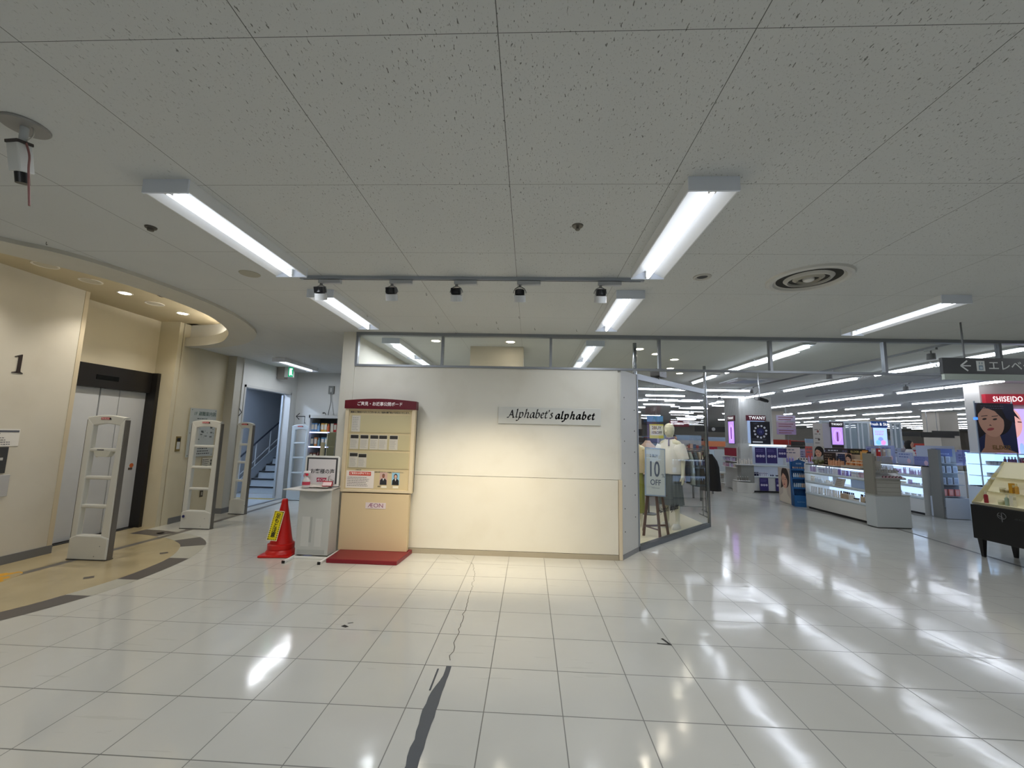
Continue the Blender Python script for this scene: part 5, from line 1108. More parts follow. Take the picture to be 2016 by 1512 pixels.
# end plinth with tester tower
o = thing('end_plinth', 'plain white plinth at the near end of the lit counter', 'plinth', (6.86, 8.68, 0))
MB().box(0, .66, 0, .26, .015, .62).build('box_body', M('#c3c8c8', .4), o, bev=.006); MB().box(.01, .65, .01, .26, 0, .015).build('shadow_gap', BLACK, o); MB().box(-.01, .66, -.01, .26, .62, .64).build('top_board', M('#a8a79f', .4), o)
o = thing('tester_tower', 'smoky acrylic tester tower with round testers standing on the white plinth', 'display stand', (6.90, 8.70, .64))
SMK = M('#b0aea6', .2, alpha=.45)
MB().box(.0, .5, .02, .22, 0, .30).build('lower_case', M('#b0aea5', .35), o); MB().box(.0, .46, .04, .22, .42, .52).build('middle_case', SMK, o); MB().prism([(.0, .52), (.44, .52), (.42, .74), (.04, .74)], .08, .22, 'y').build('upper_case', SMK, o)
MB().prism([(-.02, .30), (.22, .38), (.22, .41), (-.02, .33)], 0, .58, 'x').build('sloped_tray', M('#a09e98', .3), o); MB().box(-.02, .02, .0, .25, 0, .80).build('dark_post', M('#8d897e', .4), o)
for k in range(3): MB().box(.03, .47, .018, .021, .05+.085*k, .056+.085*k).build('case_line', M('#7a776c', .4), o)
for k in range(6):
    q = MB().cyl((0, 0, 0), (0, -.015, 0), .026, n=16).cyl((0, -.015, 0), (0, -.018, 0), .019, n=14, m=1).build('round_tester', [M('#5a2c34', .3), M('#b8949a', .3)], loc=(7.06+.065*k, 8.70, .985)); tag(q, 'small round compact on the tester tower tray, %s from the left' % nth(k+1), 'compact', 'compacts on the tester tower')
for k in range(9): product(['bottle', 'jar', 'tester'][k % 3], ['#c8ccd0', '#b8b4b0', '#a8b4bc'][k % 3], '#d8d4cc', (6.96+.048*k, 8.82, 1.065), 'small %s tester inside the smoky tower, %s from the left' % (('light grey', 'warm grey', 'blue grey')[k % 3], nth(k+1)), 'grey testers in the tower', s=.62)
for k in range(4): product('carton', ['#c0c4c8', '#c23a3a', '#b8a8a0', '#d0d8e0'][k], '#e0e0e0', (7.02+.1*k, 8.84, 1.385), 'small carton standing on top of the tester tower, %s' % ('grey one', 'red one', 'brown one', 'pale blue one')[k], 'cartons on the tester tower', s=1.3)
# second counter
g2, T2 = gondola('cosmetics_counter', 'second lit cosmetics counter behind the plinth, with blue lit shelves', (9.30, 12.2, 0), -PI/2, 1.80, top=1.12, levels=(.40, .66, .90))
stock(T2, .08, 1.75, .12, .90, .05, ['bottle', 'carton', 'tall_bottle'], PASTEL, 'on the top shelf, second counter', 'cosmetics on the top shelf, second counter', 5)
stock(T2, .08, 1.75, .12, .66, .06, ['carton', 'jar'], WHT+PASTEL[:2], 'on the middle shelf, second counter', 'cosmetics on the middle shelf, second counter', 6)
stock(T2, 1.0, 1.75, .12, .40, .06, ['tester', 'jar'], WHT, 'on the bottom shelf, second counter', 'cosmetics on the bottom shelf, second counter', 7)
for k, (y, c_, h_, nm_) in enumerate(((12.0, '#8d93bd', .42, 'violet grey'), (11.5, '#9aa6d2', .46, 'lavender blue'), (11.0, '#a9b3cf', .30, 'pale blue'), (10.55, '#7f86b8', .22, 'indigo'))):
    o, b = card('header_card', '%s header card standing on the second counter' % nm_, 'card', (9.5, y, 1.14), -PI/2, .42, h_, c_); scribble(b, -.17, .17, h_*.5, h_*.95, 2, M('#5a62a0', .6), y=-.001, seed=60+k); MB().prism(ell(.1, h_*.3, .05, .06), -.002, 0).build('picture', M('#d8b8c8', .5), b)
tw = thing('hook_stand', 'grey pegboard stand with small packs beside the second counter', 'display stand', (9.38, 9.98, 0), -.1)
MB().box(0, .55, 0, .36, .01, .46).build('base_box', M('#c9ced6', .4), tw); MB().box(.03, .50, .22, .26, .46, 1.56).build('back_board', M('#8a8d92', .5), tw); MB().box(-.03, .03, .0, .27, .0, 1.54).build('side_post', M('#77756f', .5), tw); MB().box(.10, .42, .20, .215, 1.38, 1.56).build('header', M('#5d679c', .5), tw)
text('MAQuillAGE', .035, M('#c8d0f0', .5), tw, .26, 1.44, y=.199)
for z in (.48, .74, 1.0, 1.22): MB().box(.04, .49, .06, .22, z, z+.012).build('shelf', M('#9a9da2', .4), tw)
for r_ in range(4):
    for k in range(3 if r_ else 2):
        z = (1.235, 1.015, .755, .495)[r_]; c_ = ('#b3b7c2' if r_ < 3 else '#e88a80')
        q = MB().box(-.05, .05, -.015, .015, 0, .15).box(-.04, .03, -.017, -.015, .02, .13, 1).build('hanging_pack', [M(c_, .35), M('#8a90a0' if r_ < 3 else '#f0b0a8', .4)], loc=(9.50+.14*k, 10.08, z)); tag(q, '%s blister pack on the pegboard stand, %s row, %s from the left' % ('coral' if r_ == 3 else 'grey', ('top', 'second', 'third', 'bottom')[r_], nth(k+1)), 'pack', 'packs on the pegboard stand, %s row' % ('top', 'second', 'third', 'bottom')[r_])
# counter behind with trays
o = thing('service_counter', 'beige service counter with wire trays behind the pegboard stand', 'counter', (10.9, 11.0, 0))
MB().box(0, 1.2, 0, .5, .05, .98).build('body', M('#c7c2ba', .5), o); MB().box(-.02, 1.22, -.02, .52, .98, 1.0).build('top_board', WHITE, o); MB().box(.05, 1.15, .05, .45, 0, .05).build('kick', BLACK, o)
tag(MB().box(0, .4, 0, .3, 0, .012).box(0, .4, 0, .012, 0, .13).box(0, .4, .288, .3, 0, .13).box(0, .012, 0, .3, 0, .13).box(.388, .4, 0, .3, 0, .13).box(.05, .35, .05, .25, .01, .09).build('paper_tray', M('#8a8578', .5), loc=(11.0, 11.1, 1.0)), 'brown grey paper tray on the beige service counter', 'tray')
o, b = card('advertising_board', 'pale grey advertising panel rising behind the pegboard stand', 'panel', (11.0, 11.8, 0), 0, 1.0, 1.62, '#b9bfd0'); text('化粧品', .13, M('#7d88a6', .5), b, 0, 1.48, y=-.002); text('カウンター', .08, M('#7d88a6', .5), b, 0, 1.34, y=-.002)
# woman poster on floor and blue stand
fp = thing('standing_poster', 'floor standing poster of a smiling face left of the blue stand', 'poster', (6.93, 11.75, 0), -1.72)
pb = MB().box(-.35, .35, 0, .02, -.46, .46).build('board', M('#c9bfb4', .5), fp); pb.location = (0, 0, .47)
face_art(pb, .69, .91, bg='#c3b4a6', skin='#dca78d', hair='#2a1a16', s=1.5, cx=.03, cz=.14, y=-.002, shoulder='#d9cdbb', tilt=.25)
MB().box(-.03, .03, .02, .2, 0, .03).build('foot', GREY, fp)
bs = thing('blue_display_stand', 'blue cardboard display stand with cosmetics at the counter end', 'display stand', (6.80, 11.14, 0), -.3)
BL = M('#1e62a0', .45)
MB().box(0, .30, 0, .26, 0, .28).prism([(0, 0), (.26, 0), (.26, 1.1), (.22, 1.1), (.02, .28), (0, .28)], 0, .012, 'x').prism([(0, 0), (.26, 0), (.26, 1.1), (.22, 1.1), (.02, .28), (0, .28)], .288, .30, 'x').box(0, .30, .24, .26, .28, 1.12).build('carcass', BL, bs)
for z in (.45, .70, .92): MB().box(.012, .288, .06, .24, z-.012, z).box(.012, .288, .05, .065, z-.012, z+.035).build('shelf', BL, bs)
MB().prism([(.01, 1.0), (.29, 1.0), (.29, 1.13), (.15, 1.19), (.01, 1.13)], .04, .05, 'y').build('header', M('#17508a', .4), bs); text('KOSE', .05, M('#c8dcf0', .4), bs, .15, 1.08, y=.038); text('BLEMISH', .045, M('#6fa0cc', .4), bs, .15, .12, y=-.002)
Tb = Matrix.Translation((6.80, 11.14, 0)) @ Matrix.Rotation(-.3, 4, 'Z')
for z in (.45, .70, .92): stock(Tb, .05, .28, .13, z, .046, ['tube', 'bottle'], [('#e4cdb8', '#d8d8dc'), ('#c8dcec', '#f0f0f0'), ('#e0c0b0', '#f0e8e0')], 'on the %s shelf of the blue cardboard stand' % {.45: 'bottom', .70: 'middle', .92: 'top'}[z], 'cosmetics in the blue stand', int(z*100), gap=0)
# column with lit brand panels
struct(MB().box(6.98, 8.05, 14.12, 15.15, 0, CZ).build('column_store', M('#c6c6c2', .5, vary=.03)))
cg = MB()
for k in range(22): x = 7.0+.048*k; cg.box(x, x+.004, 14.112, 14.12, 1.55, CZ)
for k in range(22): y = 14.14+.046*k; cg.box(6.972, 6.98, y, y+.004, 1.55, CZ)
struct(cg.build('trim_column_groove', M('#9c9c98', .6)))
def brand_panel(name, label, loc, rz, head, headc, w_, h_, img, txt=None, emit=1.1, tcol='#ffffff'):
    o = thing(name, label, 'lit sign', loc, rz)
    hh = .22*w_/.5
    MB().box(-w_/2-.03, w_/2+.03, -.04, 0, h_, h_+hh).build('header', M(headc, .4), o); text(head, hh*.62, M(tcol, emit=.9), o, 0, h_+hh/2, y=-.041, off=hh*.006, sx=.9, sp=1.08)
    MB().box(-w_/2, w_/2, -.03, 0, 0, h_).build('light_box', M('#8f8aa0', .4), o)
    MB().box(-w_/2+.02, w_/2-.02, -.032, -.03, .02, h_-.02).build('lit_picture', M(img, emit=emit), o)
    b = MB(); b.tube([(.3*w_*math.cos(t), -.034, h_/2+.33*h_*math.sin(t)) for t in [2*PI*i/20 for i in range(20)]], .012*w_/.4, 5, closed=True); b.build('ring_graphic', M('#c9a8f2', emit=emit), o)
    MB().box(-.03*w_/.4, .03*w_/.4, -.036, -.032, h_*.2, h_*.72).build('product_graphic', M('#8a4f9c', emit=.5), o)
    return o
brand_panel('brand_light_panel', 'violet lit picture panel under a TWANY header on the left face of the store column', (6.975, 14.62, 1.52), -PI/2, 'TWANY', '#5c1528', .42, .78, '#b98cf0')
o = thing('brand_header', 'large maroon TWANY header on the front face of the store column', 'lit sign', (7.50, 14.10, 2.39)); MB().box(-.31, .31, -.04, 0, -.09, .09).build('header', M('#5c1528', .4), o); text('TWANY', .15, M('#ffffff', emit=.9), o, .03, 0, y=-.041, off=.001, sx=.92, sp=1.08); MB().box(-.27, .27, -.03, 0, -.82, -.09).build('light_box', M('#a8bfe6', emit=.5), o)
o = thing('number_poster', 'black poster with a ring of white discs standing before the store column', 'poster', (7.56, 13.95, 1.53), 0); bb = MB().box(-.31, .31, 0, .015, 0, .74).build('board', M('#14131c', .3), o)
for k in range(11):
    t = 2*PI*k/11+.2; MB().prism(ell(.19*math.cos(t), .41+.19*math.sin(t), .034, .034, 16), -.003, 0).build('white_disc', M('#d8d8e0', .4), bb)
MB().prism(ell(0, .41, .12, .12, 20), -.002, 0).build('blue_centre', M('#23245c', .4), bb); text('12', .09, M('#8f94d0', .4), bb, 0, .40, y=-.003); MB().box(-.26, .06, -.002, 0, .05, .1).build('white_strip', M('#c8c8cc', .4), bb); scribble(bb, -.28, .28, .13, .19, 2, M('#6a6a74', .5), y=-.003, seed=5); text('LIST', .07, M('#5a5868', .4), bb, -.14, .67, y=-.002)
g3, T3 = gondola('cosmetics_counter', 'white counter with purple posters before the store column', (7.26, 13.9, 0), 0, 1.05, top=1.5, levels=(.50, .86), depth=.2, base_c='#d2d2d0', glow=M('#b9c4d6', emit=.12))
MB().box(-.01, 1.06, -.04, .2, 1.47, 1.53).build('lit_canopy', M('#e4eef4', emit=1.0), g3)
for k, (x, z) in enumerate(((.06, .93), (.42, .93), (.16, .06), (.66, .06), (.78, 1.12))):
    q = thing('purple_poster', 'purple poster with round white jars, %s' % ('upper left on the column counter', 'upper middle on the column counter', 'lower left on the counter base', 'lower right on the counter base', 'upper right on the column counter')[k], 'poster', (7.26+x, 13.885, z)); w_ = .33 if k < 2 else .27; h_ = .50 if k < 2 else (.40 if k < 4 else .3)
    MB().box(0, w_, -.01, 0, 0, h_).build('sheet', M('#352a6c', .35), q)
    for dx in (.22, .5, .78): MB().prism(ell(w_*dx, h_*.45, w_*.13, w_*.13, 14), -.012, -.01).build('jar_picture', M('#c8c0d4', .4), q)
    scribble(q, .03, w_-.03, h_*.7, h_*.9, 2, M('#7a70b0', .5), y=-.0112, seed=k)
stock(T3, .05, 1.0, .10, .51, .06, ['jar', 'carton', 'tester'], [('#2a2a4c', '#c8c8d8'), ('#e8e8f4', '#8a8ab0')], 'on the lit shelf of the column counter', 'cosmetics on the column counter', 8)
# tester tables left of the column
o = thing('tester_table', 'white stepped tester table left of the store column', 'display stand', (6.62, 13.7, 0), 0)
MB().prism([(0, 0), (.5, 0), (.62, .3), (.0, .34)], 0, .3, 'y').build('lower_box', M('#cfccc4', .4), o)
o.rotation_euler = (0, 0, 0); MB().box(.02, .42, .0, .3, .36, .38).build('tray', WHITE, o); MB().box(.2, .6, .1, .35, .3, .86).build('rack_body', M('#8c8c86', .4), o); MB().box(.05, .62, .02, .36, .86, .89).build('top_tray', M('#d8d8d4', .3), o)
for k in range(7): product(['bottle', 'tall_bottle'][k % 2], '#d8d0c4', '#c8c4bc', (6.72+.072*k, 13.82, .891), 'white tester on top of the stepped table, %s from the left' % nth(k+1), 'testers on the stepped table', s=1.2)
for k in range(5): product('bottle', '#8a867c', '#c8c4bc', (6.68+.075*k, 13.74, .38), 'greyish tester on the lower step of the table, %s from the left' % nth(k+1), 'testers on the lower step', s=1.0)
o = thing('side_shelf', 'shelf unit with red top cards on the left face of the store column', 'shelf', (6.94, 15.1, 0), -PI/2)
MB().box(0, .85, -.02, .03, .05, 1.42).build('body', M('#b9b7b2', .5), o); MB().box(.02, .83, -.04, -.02, 1.12, 1.38).build('red_cards', M('#9c2a3c', .5), o)
for z in (.75, .95, 1.1): MB().box(.0, .85, -.14, -.02, z-.015, z).build('shelf', WHITE, o)
To = Matrix.Translation((6.94, 15.1, 0)) @ Matrix.Rotation(-PI/2, 4, 'Z')
for z in (.75, .95): stock(To, .04, .82, -.08, z, .055, ['bottle', 'carton'], PASTEL+DRK[:1], 'on the %s side shelf of the store column' % {.75: 'lower', .95: 'upper'}[z], 'cosmetics on the side shelf', int(z*10)+1)
def desk(loc, rz, lab):
    o = thing('counselling_desk', lab, 'desk', loc, rz)
    MB().box(0, .62, 0, .45, .72, .76).build('top', WHITE, o)
    for x in (.02, .6):
        for y in (.02, .43): MB().box(x-.015, x+.015, y-.015, y+.015, 0, .72).build('leg', WHITE, o)
    MB().box(.02, .6, .02, .05, .5, .72).build('apron', M('#cfd6da', .4), o)
    return o
desk((6.88, 16.0, 0), 0, 'white counselling desk left of the store column'); 
o = thing('white_chair', 'white chair with tall back before the counselling desk', 'chair', (7.05, 15.6, 0), 0)
MB().box(-.2, .2, -.2, .2, .44, .49).build('seat', WHITE, o, bev=.01); MB().box(-.2, .2, .17, .2, .49, 1.30).build('backrest', M('#ced6da', .4), o, bev=.01)
for sx_ in (-1, 1):
    for sy_ in (-1, 1): MB().bar((sx_*.18, sy_*.18, 0), (sx_*.18, sy_*.18, .45), .025).build('leg', WHITE, o)
MB().box(-.18, .18, -.18, -.16, .12, .14).build('stretcher', WHITE, o)
o, b = card('small_brand_card', 'small red and white card standing on the counselling desk', 'card', (7.0, 16.2, .76), 0, .3, .62, '#cfe0ea'); MB().box(-.15, .15, -.004, 0, .52, .62).build('red_band', M('#a0203a', .4), b)

# right side: brand corner
struct(MB().box(10.38, 13.5, 9.95, 10.3, 0, CZ).build('wall_brand', M('#cfcac2', .5, vary=.02)))
o = thing('brand_fascia', 'red lit SHISEIDO fascia sign at the right edge', 'lit sign', (11.22, 9.93, 2.72), 0); o.rotation_euler = (0, -.02, 0)
MB().box(-.82, .82, -.08, 0, -.12, .12).build('fascia', M('#a8182c', emit=.35), o); text('SHISEIDO', .165, M('#ffffff', emit=1.3), o, -.34, 0, y=-.082, off=.001, sx=.88, sp=1.08)
o = thing('lit_wall_poster', 'bright pink and blue lit wall poster with a face at the right edge', 'lit poster', (11.20, 9.93, 1.95)); 
bx = MB().box(-.6, .6, -.03, 0, -.55, .55).build('light_box', M('#c8b0f4', emit=.9), o)
b = MB(); flat(b, ell(-.28, .22, .26, .36, 30), -.033); b.build('face', M('#f0b0a8', emit=.7), bx); b = MB(); flat(b, [(-.6, .5), (-.2, .55), (-.05, .3), (-.25, .45), (-.45, .3), (-.55, 0), (-.6, 0)], -.034); b.build('hair', M('#1c1524', .5), bx)
b = MB(); flat(b, [(-.42, .26), (-.24, .27), (-.24, .245), (-.42, .24)], -.035); flat(b, [(-.12, .27), (-.03, .26), (-.03, .24), (-.12, .245)], -.035); b.build('eyes', M('#33202a', .5), bx)
for k in range(6): MB().prism(ell(-.45+.18*k, -.36, .05, .14+.03*(k % 2)), -.036, -.03).build('bottle_picture', M('#9fb8f0', emit=.8), bx)
ep = thing('large_poster', 'large ELIXIR poster of a dark haired face with a bare shoulder on a clear stand', 'poster', (9.62, 8.97, 2.02), 0)
pb = MB().box(-.37, .37, 0, .015, -.51, .51).build('board', M('#262c50', .3), ep)
face_art(pb, .74, 1.02, bg='#30365a', skin='#d4a188', hair='#1d1518', s=2.3, cx=-.10, cz=.15, y=-.003, shoulder='#c09078', tilt=.2)
b = MB(); flat(b, [(.37, .5), (.1, .5), (.2, .2), (.37, .1)], -.0062); b.build('dark_corner', M('#191c38', .5), pb)
text('ELIXIR', .12, M('#8a6a3e', .4), pb, .05, -.40, y=-.0064, off=.002, sx=1.1); scribble(pb, -.28, .25, .38, .47, 2, M('#4e4a60', .5), y=-.0064, seed=6)
for x in (-.37, .37): MB().cyl((x, .02, -2.01), (x, .02, .55), .012, n=8).build('clear_post', M('#a9b6c4', .2), ep)
MB().box(-.40, -.36, -.01, .04, .16, .21).build('blue_lamp', M('#3f7fe0', emit=1.5), ep)
lc = thing('lit_glass_counter', 'bright blue-white lit glass counter under the large poster', 'display counter', (9.60, 9.05, 0))
MB().box(0, 1.6, .1, .6, .04, .8).build('base_cabinet', M('#c9d4de', .4), lc); MB().box(.03, 1.57, .13, .57, 0, .04).build('kick', BLACK, lc)
MB().box(0, 1.6, .55, .58, .8, 1.5).build('lit_back', M('#b4d8ff', emit=1.3), lc)
for z in (.8, 1.02, 1.26): MB().box(0, 1.6, .05, .55, z-.012, z).build('shelf', M('#dfe8ee', .2), lc)
MB().box(0, 1.6, .0, .6, 1.48, 1.5).build('glass_top', M('#cfe4f4', .1), lc); MB().box(0, 1.6, .0, .008, .8, 1.48).build('glass_front', GLASS, lc)
Tl = Matrix.Translation((9.60, 9.05, 0))
for z in (.8, 1.02, 1.26): stock(Tl, .06, 1.5, .2, z, .07, ['bottle', 'jar', 'tall_bottle', 'carton'], [('#b8484c', '#f0e8e8'), ('#e4ecf4', '#b8c8d8'), ('#d8e4f0', '#f8f8fc'), ('#9a6a90', '#f0e8f0')], 'on the %s level, lit glass counter' % {.8: 'lowest', 1.02: 'middle', 1.26: 'top'}[z], 'products in the glass counter', int(z*100), 1.3)
bt = thing('black_display_table', 'black display table on tapered legs with a silver emblem at the right edge', 'table', (6.77, 6.80, 0), -PI/2)
BK = M('#090909', .35)
MB().box(0, 1.7, 0, .62, .26, .76).build('body', BK, bt, bev=.004)
for x, y in ((.06, .06), (.06, .52), (1.55, .06), (1.55, .52)): MB().loft([[(x+dx*s_, y+dy*s_, z) for dx, dy in ((-.03, -.03), (.03, -.03), (.03, .03), (-.03, .03))] for z, s_ in ((0, .6), (.27, 1.15))], sm=False).build('leg', BK, bt)
EM = M('#8d8d90', .25, .6)
b = MB()
b.tube([(.42-.045+.0*i, -.004, .66) for i in range(1)]+[(.42-.055*math.cos(t)-.0, -.004, .655+.045*math.sin(t)) for t in [-2.2+.36*i for i in range(10)]], .004, 5)
b.tube([(.42+.055*math.cos(t), -.004, .655+.045*math.sin(t)) for t in [-1.9+.42*i for i in range(9)]], .004, 5).bar((.42, -.004, .70), (.42, -.004, .57), .012, .004)
b.build('emblem', EM, bt); text('clé de peau BEAUTÉ', .035, M('#3c3c3e', .3), bt, .72, .64, y=-.001)
ac = thing('acrylic_display_case', 'glowing cream sloped acrylic case with perfume bottles on the black table', 'display case', (6.80, 6.79, .765), -PI/2)
CR = M('#dfd8b6', emit=.15)
MB().add([(0, .02, .03), (1.6, .02, .03), (1.6, .13, .03), (0, .13, .03), (1.6, .53, .62), (.0, .53, .62)], [(0, 1, 2, 3), (3, 2, 4, 5)]).build('lit_slope', CR, ac); MB().prism([(0, 0), (.57, 0), (.57, .64), (.53, .65), (0, .03)], -.012, .0, 'x').build('side_wall', M('#d8cf9f', .3, alpha=.7), ac)
MB().box(0, 1.6, -.01, .02, 0, .03).build('front_rim', M('#8f8972', .3), ac); MB().box(.0, 1.6, .53, .57, .0, .64).build('back_wall', CR, ac)
for z, y in ((.20, .17), (.41, .31)): MB().box(.03, 1.6, y-.02, y+.08, z-.01, z).build('step', M('#d8cfa2', .25), ac)
def on_case(x, y, z): return (6.80+y, 6.79-x*.75, .765+z)
rd = random.Random(9)
for k, (x, y, z, kd, a_, b_, s_) in enumerate(((.16, .08, .03, 'bottle', '#8e2430', '#c8c0a8', 1.3), (.34, .19, .205, 'jar', '#a89868', '#e0d8b0', 1.2), (.42, .19, .205, 'jar', '#9c8c5c', '#f0e8c8', 1.0), (.50, .19, .205, 'carton', '#c8942c', '#e8d8a0', 1.2), (.58, .19, .205, 'bottle', '#c8943c', '#d8c890', 1.1), (.78, .19, .205, 'jar', '#b08868', '#d8c8a8', 1.2), (.86, .19, .205, 'bottle', '#a07850', '#d8c890', 1.1), (.40, .10, .03, 'jar', '#b8b890', '#e8e0c0', 1.2), (.50, .10, .03, 'bottle', '#9cb09c', '#e0e0c8', 1.2), (.60, .10, .03, 'carton', '#d8d4c0', '#b8b49c', 1.3), (.66, .33, .415, 'jar', '#b07058', '#d8a890', 1.5), (1.0, .33, .415, 'bottle', '#c8a050', '#e8d8a0', 1.3))):
    product(kd, a_, b_, on_case(x, y, z), 'perfume or cream in the cream acrylic case, %s' % ('red flask at the lower left', 'squat jar first on the step', 'squat jar second on the step', 'golden carton', 'golden flask', 'brownish jar', 'brownish flask', 'grey green jar below', 'greenish flask below', 'pale carton below', 'round pink compact jar at the top', 'golden flask at the top')[k], 'perfumes in the acrylic case', s=s_)
# hanging direction sign
hs = thing('hanging_direction_sign', 'dark hanging lift direction sign with white arrow, cut by the right edge', 'direction sign', (4.82, 5.0, 2.40), -.01)
MB().box(0, 1.9, -.02, .02, .07, .26).build('sign_board', M('#3d3f42', .4), hs, bev=.003); MB().box(.012, 1.9, -.018, .018, .0, .07).build('pale_underside', M('#a3ada6', .4), hs)
for x in (.27, 1.6): MB().cyl((x, 0, .26), (x, 0, CZ-2.40), .009, n=8).build('hanging_rod', M('#6d7074', .4), hs)
WT = M('#d8dcdc', .5); b = MB(); b.bar((.20, -.0215, .165), (.31, -.0215, .165), .003, .013).bar((.20, -.0215, .165), (.275, -.0215, .225), .003, .016).bar((.20, -.0215, .165), (.275, -.0215, .105), .003, .016); b.build('arrow', WT, hs)
pc = MB().box(.375, .465, -.022, -.02, .105, .225).build('lift_pictogram', WT, hs)
MB().box(.398, .442, -.0235, -.022, .118, .17).bar((.405, -.023, .185), (.405, -.023, .21), .002, .006).bar((.435, -.023, .185), (.435, -.023, .21), .002, .006).build('pictogram_lines', M('#54748c', .5), pc); MB().box(.404, .436, -.0245, -.0235, .124, .16).build('pictogram_cabin', M('#c0d0d8', .5), pc)
text('エレベーター', .125, WT, hs, .50, .165, y=-.022, align='LEFT', off=.001)
# ------------------------------------------------------------------ deeper store
struct(MB().box(11.45, 12.25, 20.5, 21.3, 0, CZ).build('column_store_far', M('#b9b2a4', .6)))
for k, (x, y) in enumerate(((18.0, 19.0), (20.5, 26.0), (5.6, 24.0), (14.0, 12.3))):
    if k < 3: struct(MB().box(x, x+.8, y, y+.8, 0, CZ).build('column_store_deep', M('#c2bbae', .6)))
# white framed glass booths
bo = thing('glass_booth', 'white framed counselling booth with frosted glass strips behind the counters', 'booth', (11.75, 17.3, 0))
FRW = M('#cfd8de', .4)
for x in (0, .36, .92, 1.45, 1.85, 2.75, 3.1): MB().box(x-.03, x+.03, -.03, .03, 0, 2.5).build('post', FRW, bo)
MB().box(0, 3.1, -.04, .04, 2.44, 2.52).build('top_frame', FRW, bo); MB().box(0, 3.1, -.02, .02, 0, 1.2).build('lower_panel', M('#c7cdd2', .5), bo)
for a, b_ in ((.92, 1.45), (1.45, 1.85), (2.75, 3.1)): MB().box(a+.03, b_-.03, .0, .01, 1.2, 2.44).build('frosted_pane', M('#aebfc9', .2, alpha=.75), bo)
for x in (1.15, 1.62, 2.9): MB().box(x-.03, x+.03, -.015, .0, 1.2, 2.44).build('etched_strip', M('#d8e2e8', .4), bo)
MB().box(.02, .34, -.045, -.02, 1.3, 2.4).build('price_list', M('#c4bfc8', .5), bo)
brand_panel('brand_light_panel', 'violet lit picture panel under a dark TWANY header on the glass booth', (12.34, 17.25, 1.55), 0, 'TWANY', '#31172c', .46, .72, '#b58cf2')
o = brand_panel('brand_light_panel', 'blue lit panel with pink circles under a blue header on the glass booth', (14.0, 17.25, 1.55), 0, 'Fresh & Skin', '#1450a0', .56, .74, '#a4c4ff'); 
for c in list(o.children):
    if c.name.startswith(('ring_graphic', 'product_graphic')): bpy.data.objects.remove(c)
for dx, dz, c_ in ((0, .26, '#8a9cf0'), (-.09, .14, '#7cc4f0'), (.09, .14, '#e89cd8')): MB().prism(ell(dx, dz, .1, .1, 18), -.035, -.032).build('circle_graphic', M(c_, emit=.9), o)
scribble(o, -.2, .2, .42, .62, 3, M('#d070c0', emit=.7), y=-.034, seed=2)
# tall price banner and hanging price sheets
o, b = card('tall_banner', 'tall narrow white banner left of the glass booth', 'banner', (10.9, 16.2, 0), -.2, .32, 2.35, '#c9c2b8'); 
for k in range(5): MB().prism(ell(.02*(k % 2), 2.05-.3*k, .035, .045), -.002, 0).build('spot_picture', M(['#8a4a3c', '#5c5048', '#a8584c', '#4e4440', '#8c7868'][k], .5), b)
scribble(b, -.11, .11, .7, 2.2, 9, M('#8a857c', .6), y=-.001, seed=77, h=.2)
for k, (z, c_) in enumerate(((2.45, '#b7aec4'), (2.18, '#b39cae'), (1.92, '#a992b8'))):
    q = tag(MB().box(-.38, .38, 0, .01, 0, .24).box(-.3, .2, -.002, 0, .05, .09, 1).box(-.3, .28, -.002, 0, .14, .18, 1).build('hanging_sheet', [M(c_, .5), M('#8a5a64', .5)], loc=(10.35, 17.2, z)), 'pink violet sale sheet hanging right of the store column, %s' % ('top', 'middle', 'lowest')[k], 'sheet', 'hanging sale sheets')
    if k == 0: tag(MB().cyl((10.35, 17.2, 2.69), (10.35, 17.2, CZ), .006, n=6).build('hanging_wire', GREY), 'thin wire that holds the sale sheets', 'wire')
def dark_sign(x, y, w_, h_, z, label, s=''):
    o = thing('aisle_sign', label, 'sign', (x, y, z)); MB().box(0, w_, 0, .04, 0, h_).build('board', M('#22221f', .5), o)
    if s: text(s, h_*.5, M('#b8b8b0', .5), o, w_/2, h_/2, y=-.003)
    MB().cyl((w_*.2, .02, h_), (w_*.2, .02, CZ-z), .01, n=6).build('rod', GREY, o); return o
dark_sign(8.6, 22, 2.0, .28, 2.05, 'long dark hanging aisle sign with a white disc, left of the store column')
MB().prism(ell(9.55, 2.19, .09, .09, 18), 21.99, 22.0).build('white_disc', M('#c8c8c8', .5)); o = COL.objects[-1]; tag(o, 'white disc symbol on the long dark aisle sign', 'symbol')
dark_sign(16.3, 18, 1.3, .22, 1.95, 'dark aisle sign seen right of the glass booth, nearer one')
dark_sign(17.3, 18.6, 1.1, .20, 2.05, 'dark aisle sign behind the brand corner, farther right')
dark_sign(17.9, 21.5, 2.0, .22, 2.05, 'dark aisle sign deep in the store near the right')
dark_sign(10.6, 18.0, 1.5, .2, 1.25, 'low dark fascia sign with pale letters right of the store column', 'HAIR CARE')
dark_sign(3.4, 16, .9, .26, 1.72, 'grey sign with pale figures seen through the angled glass', '10%')
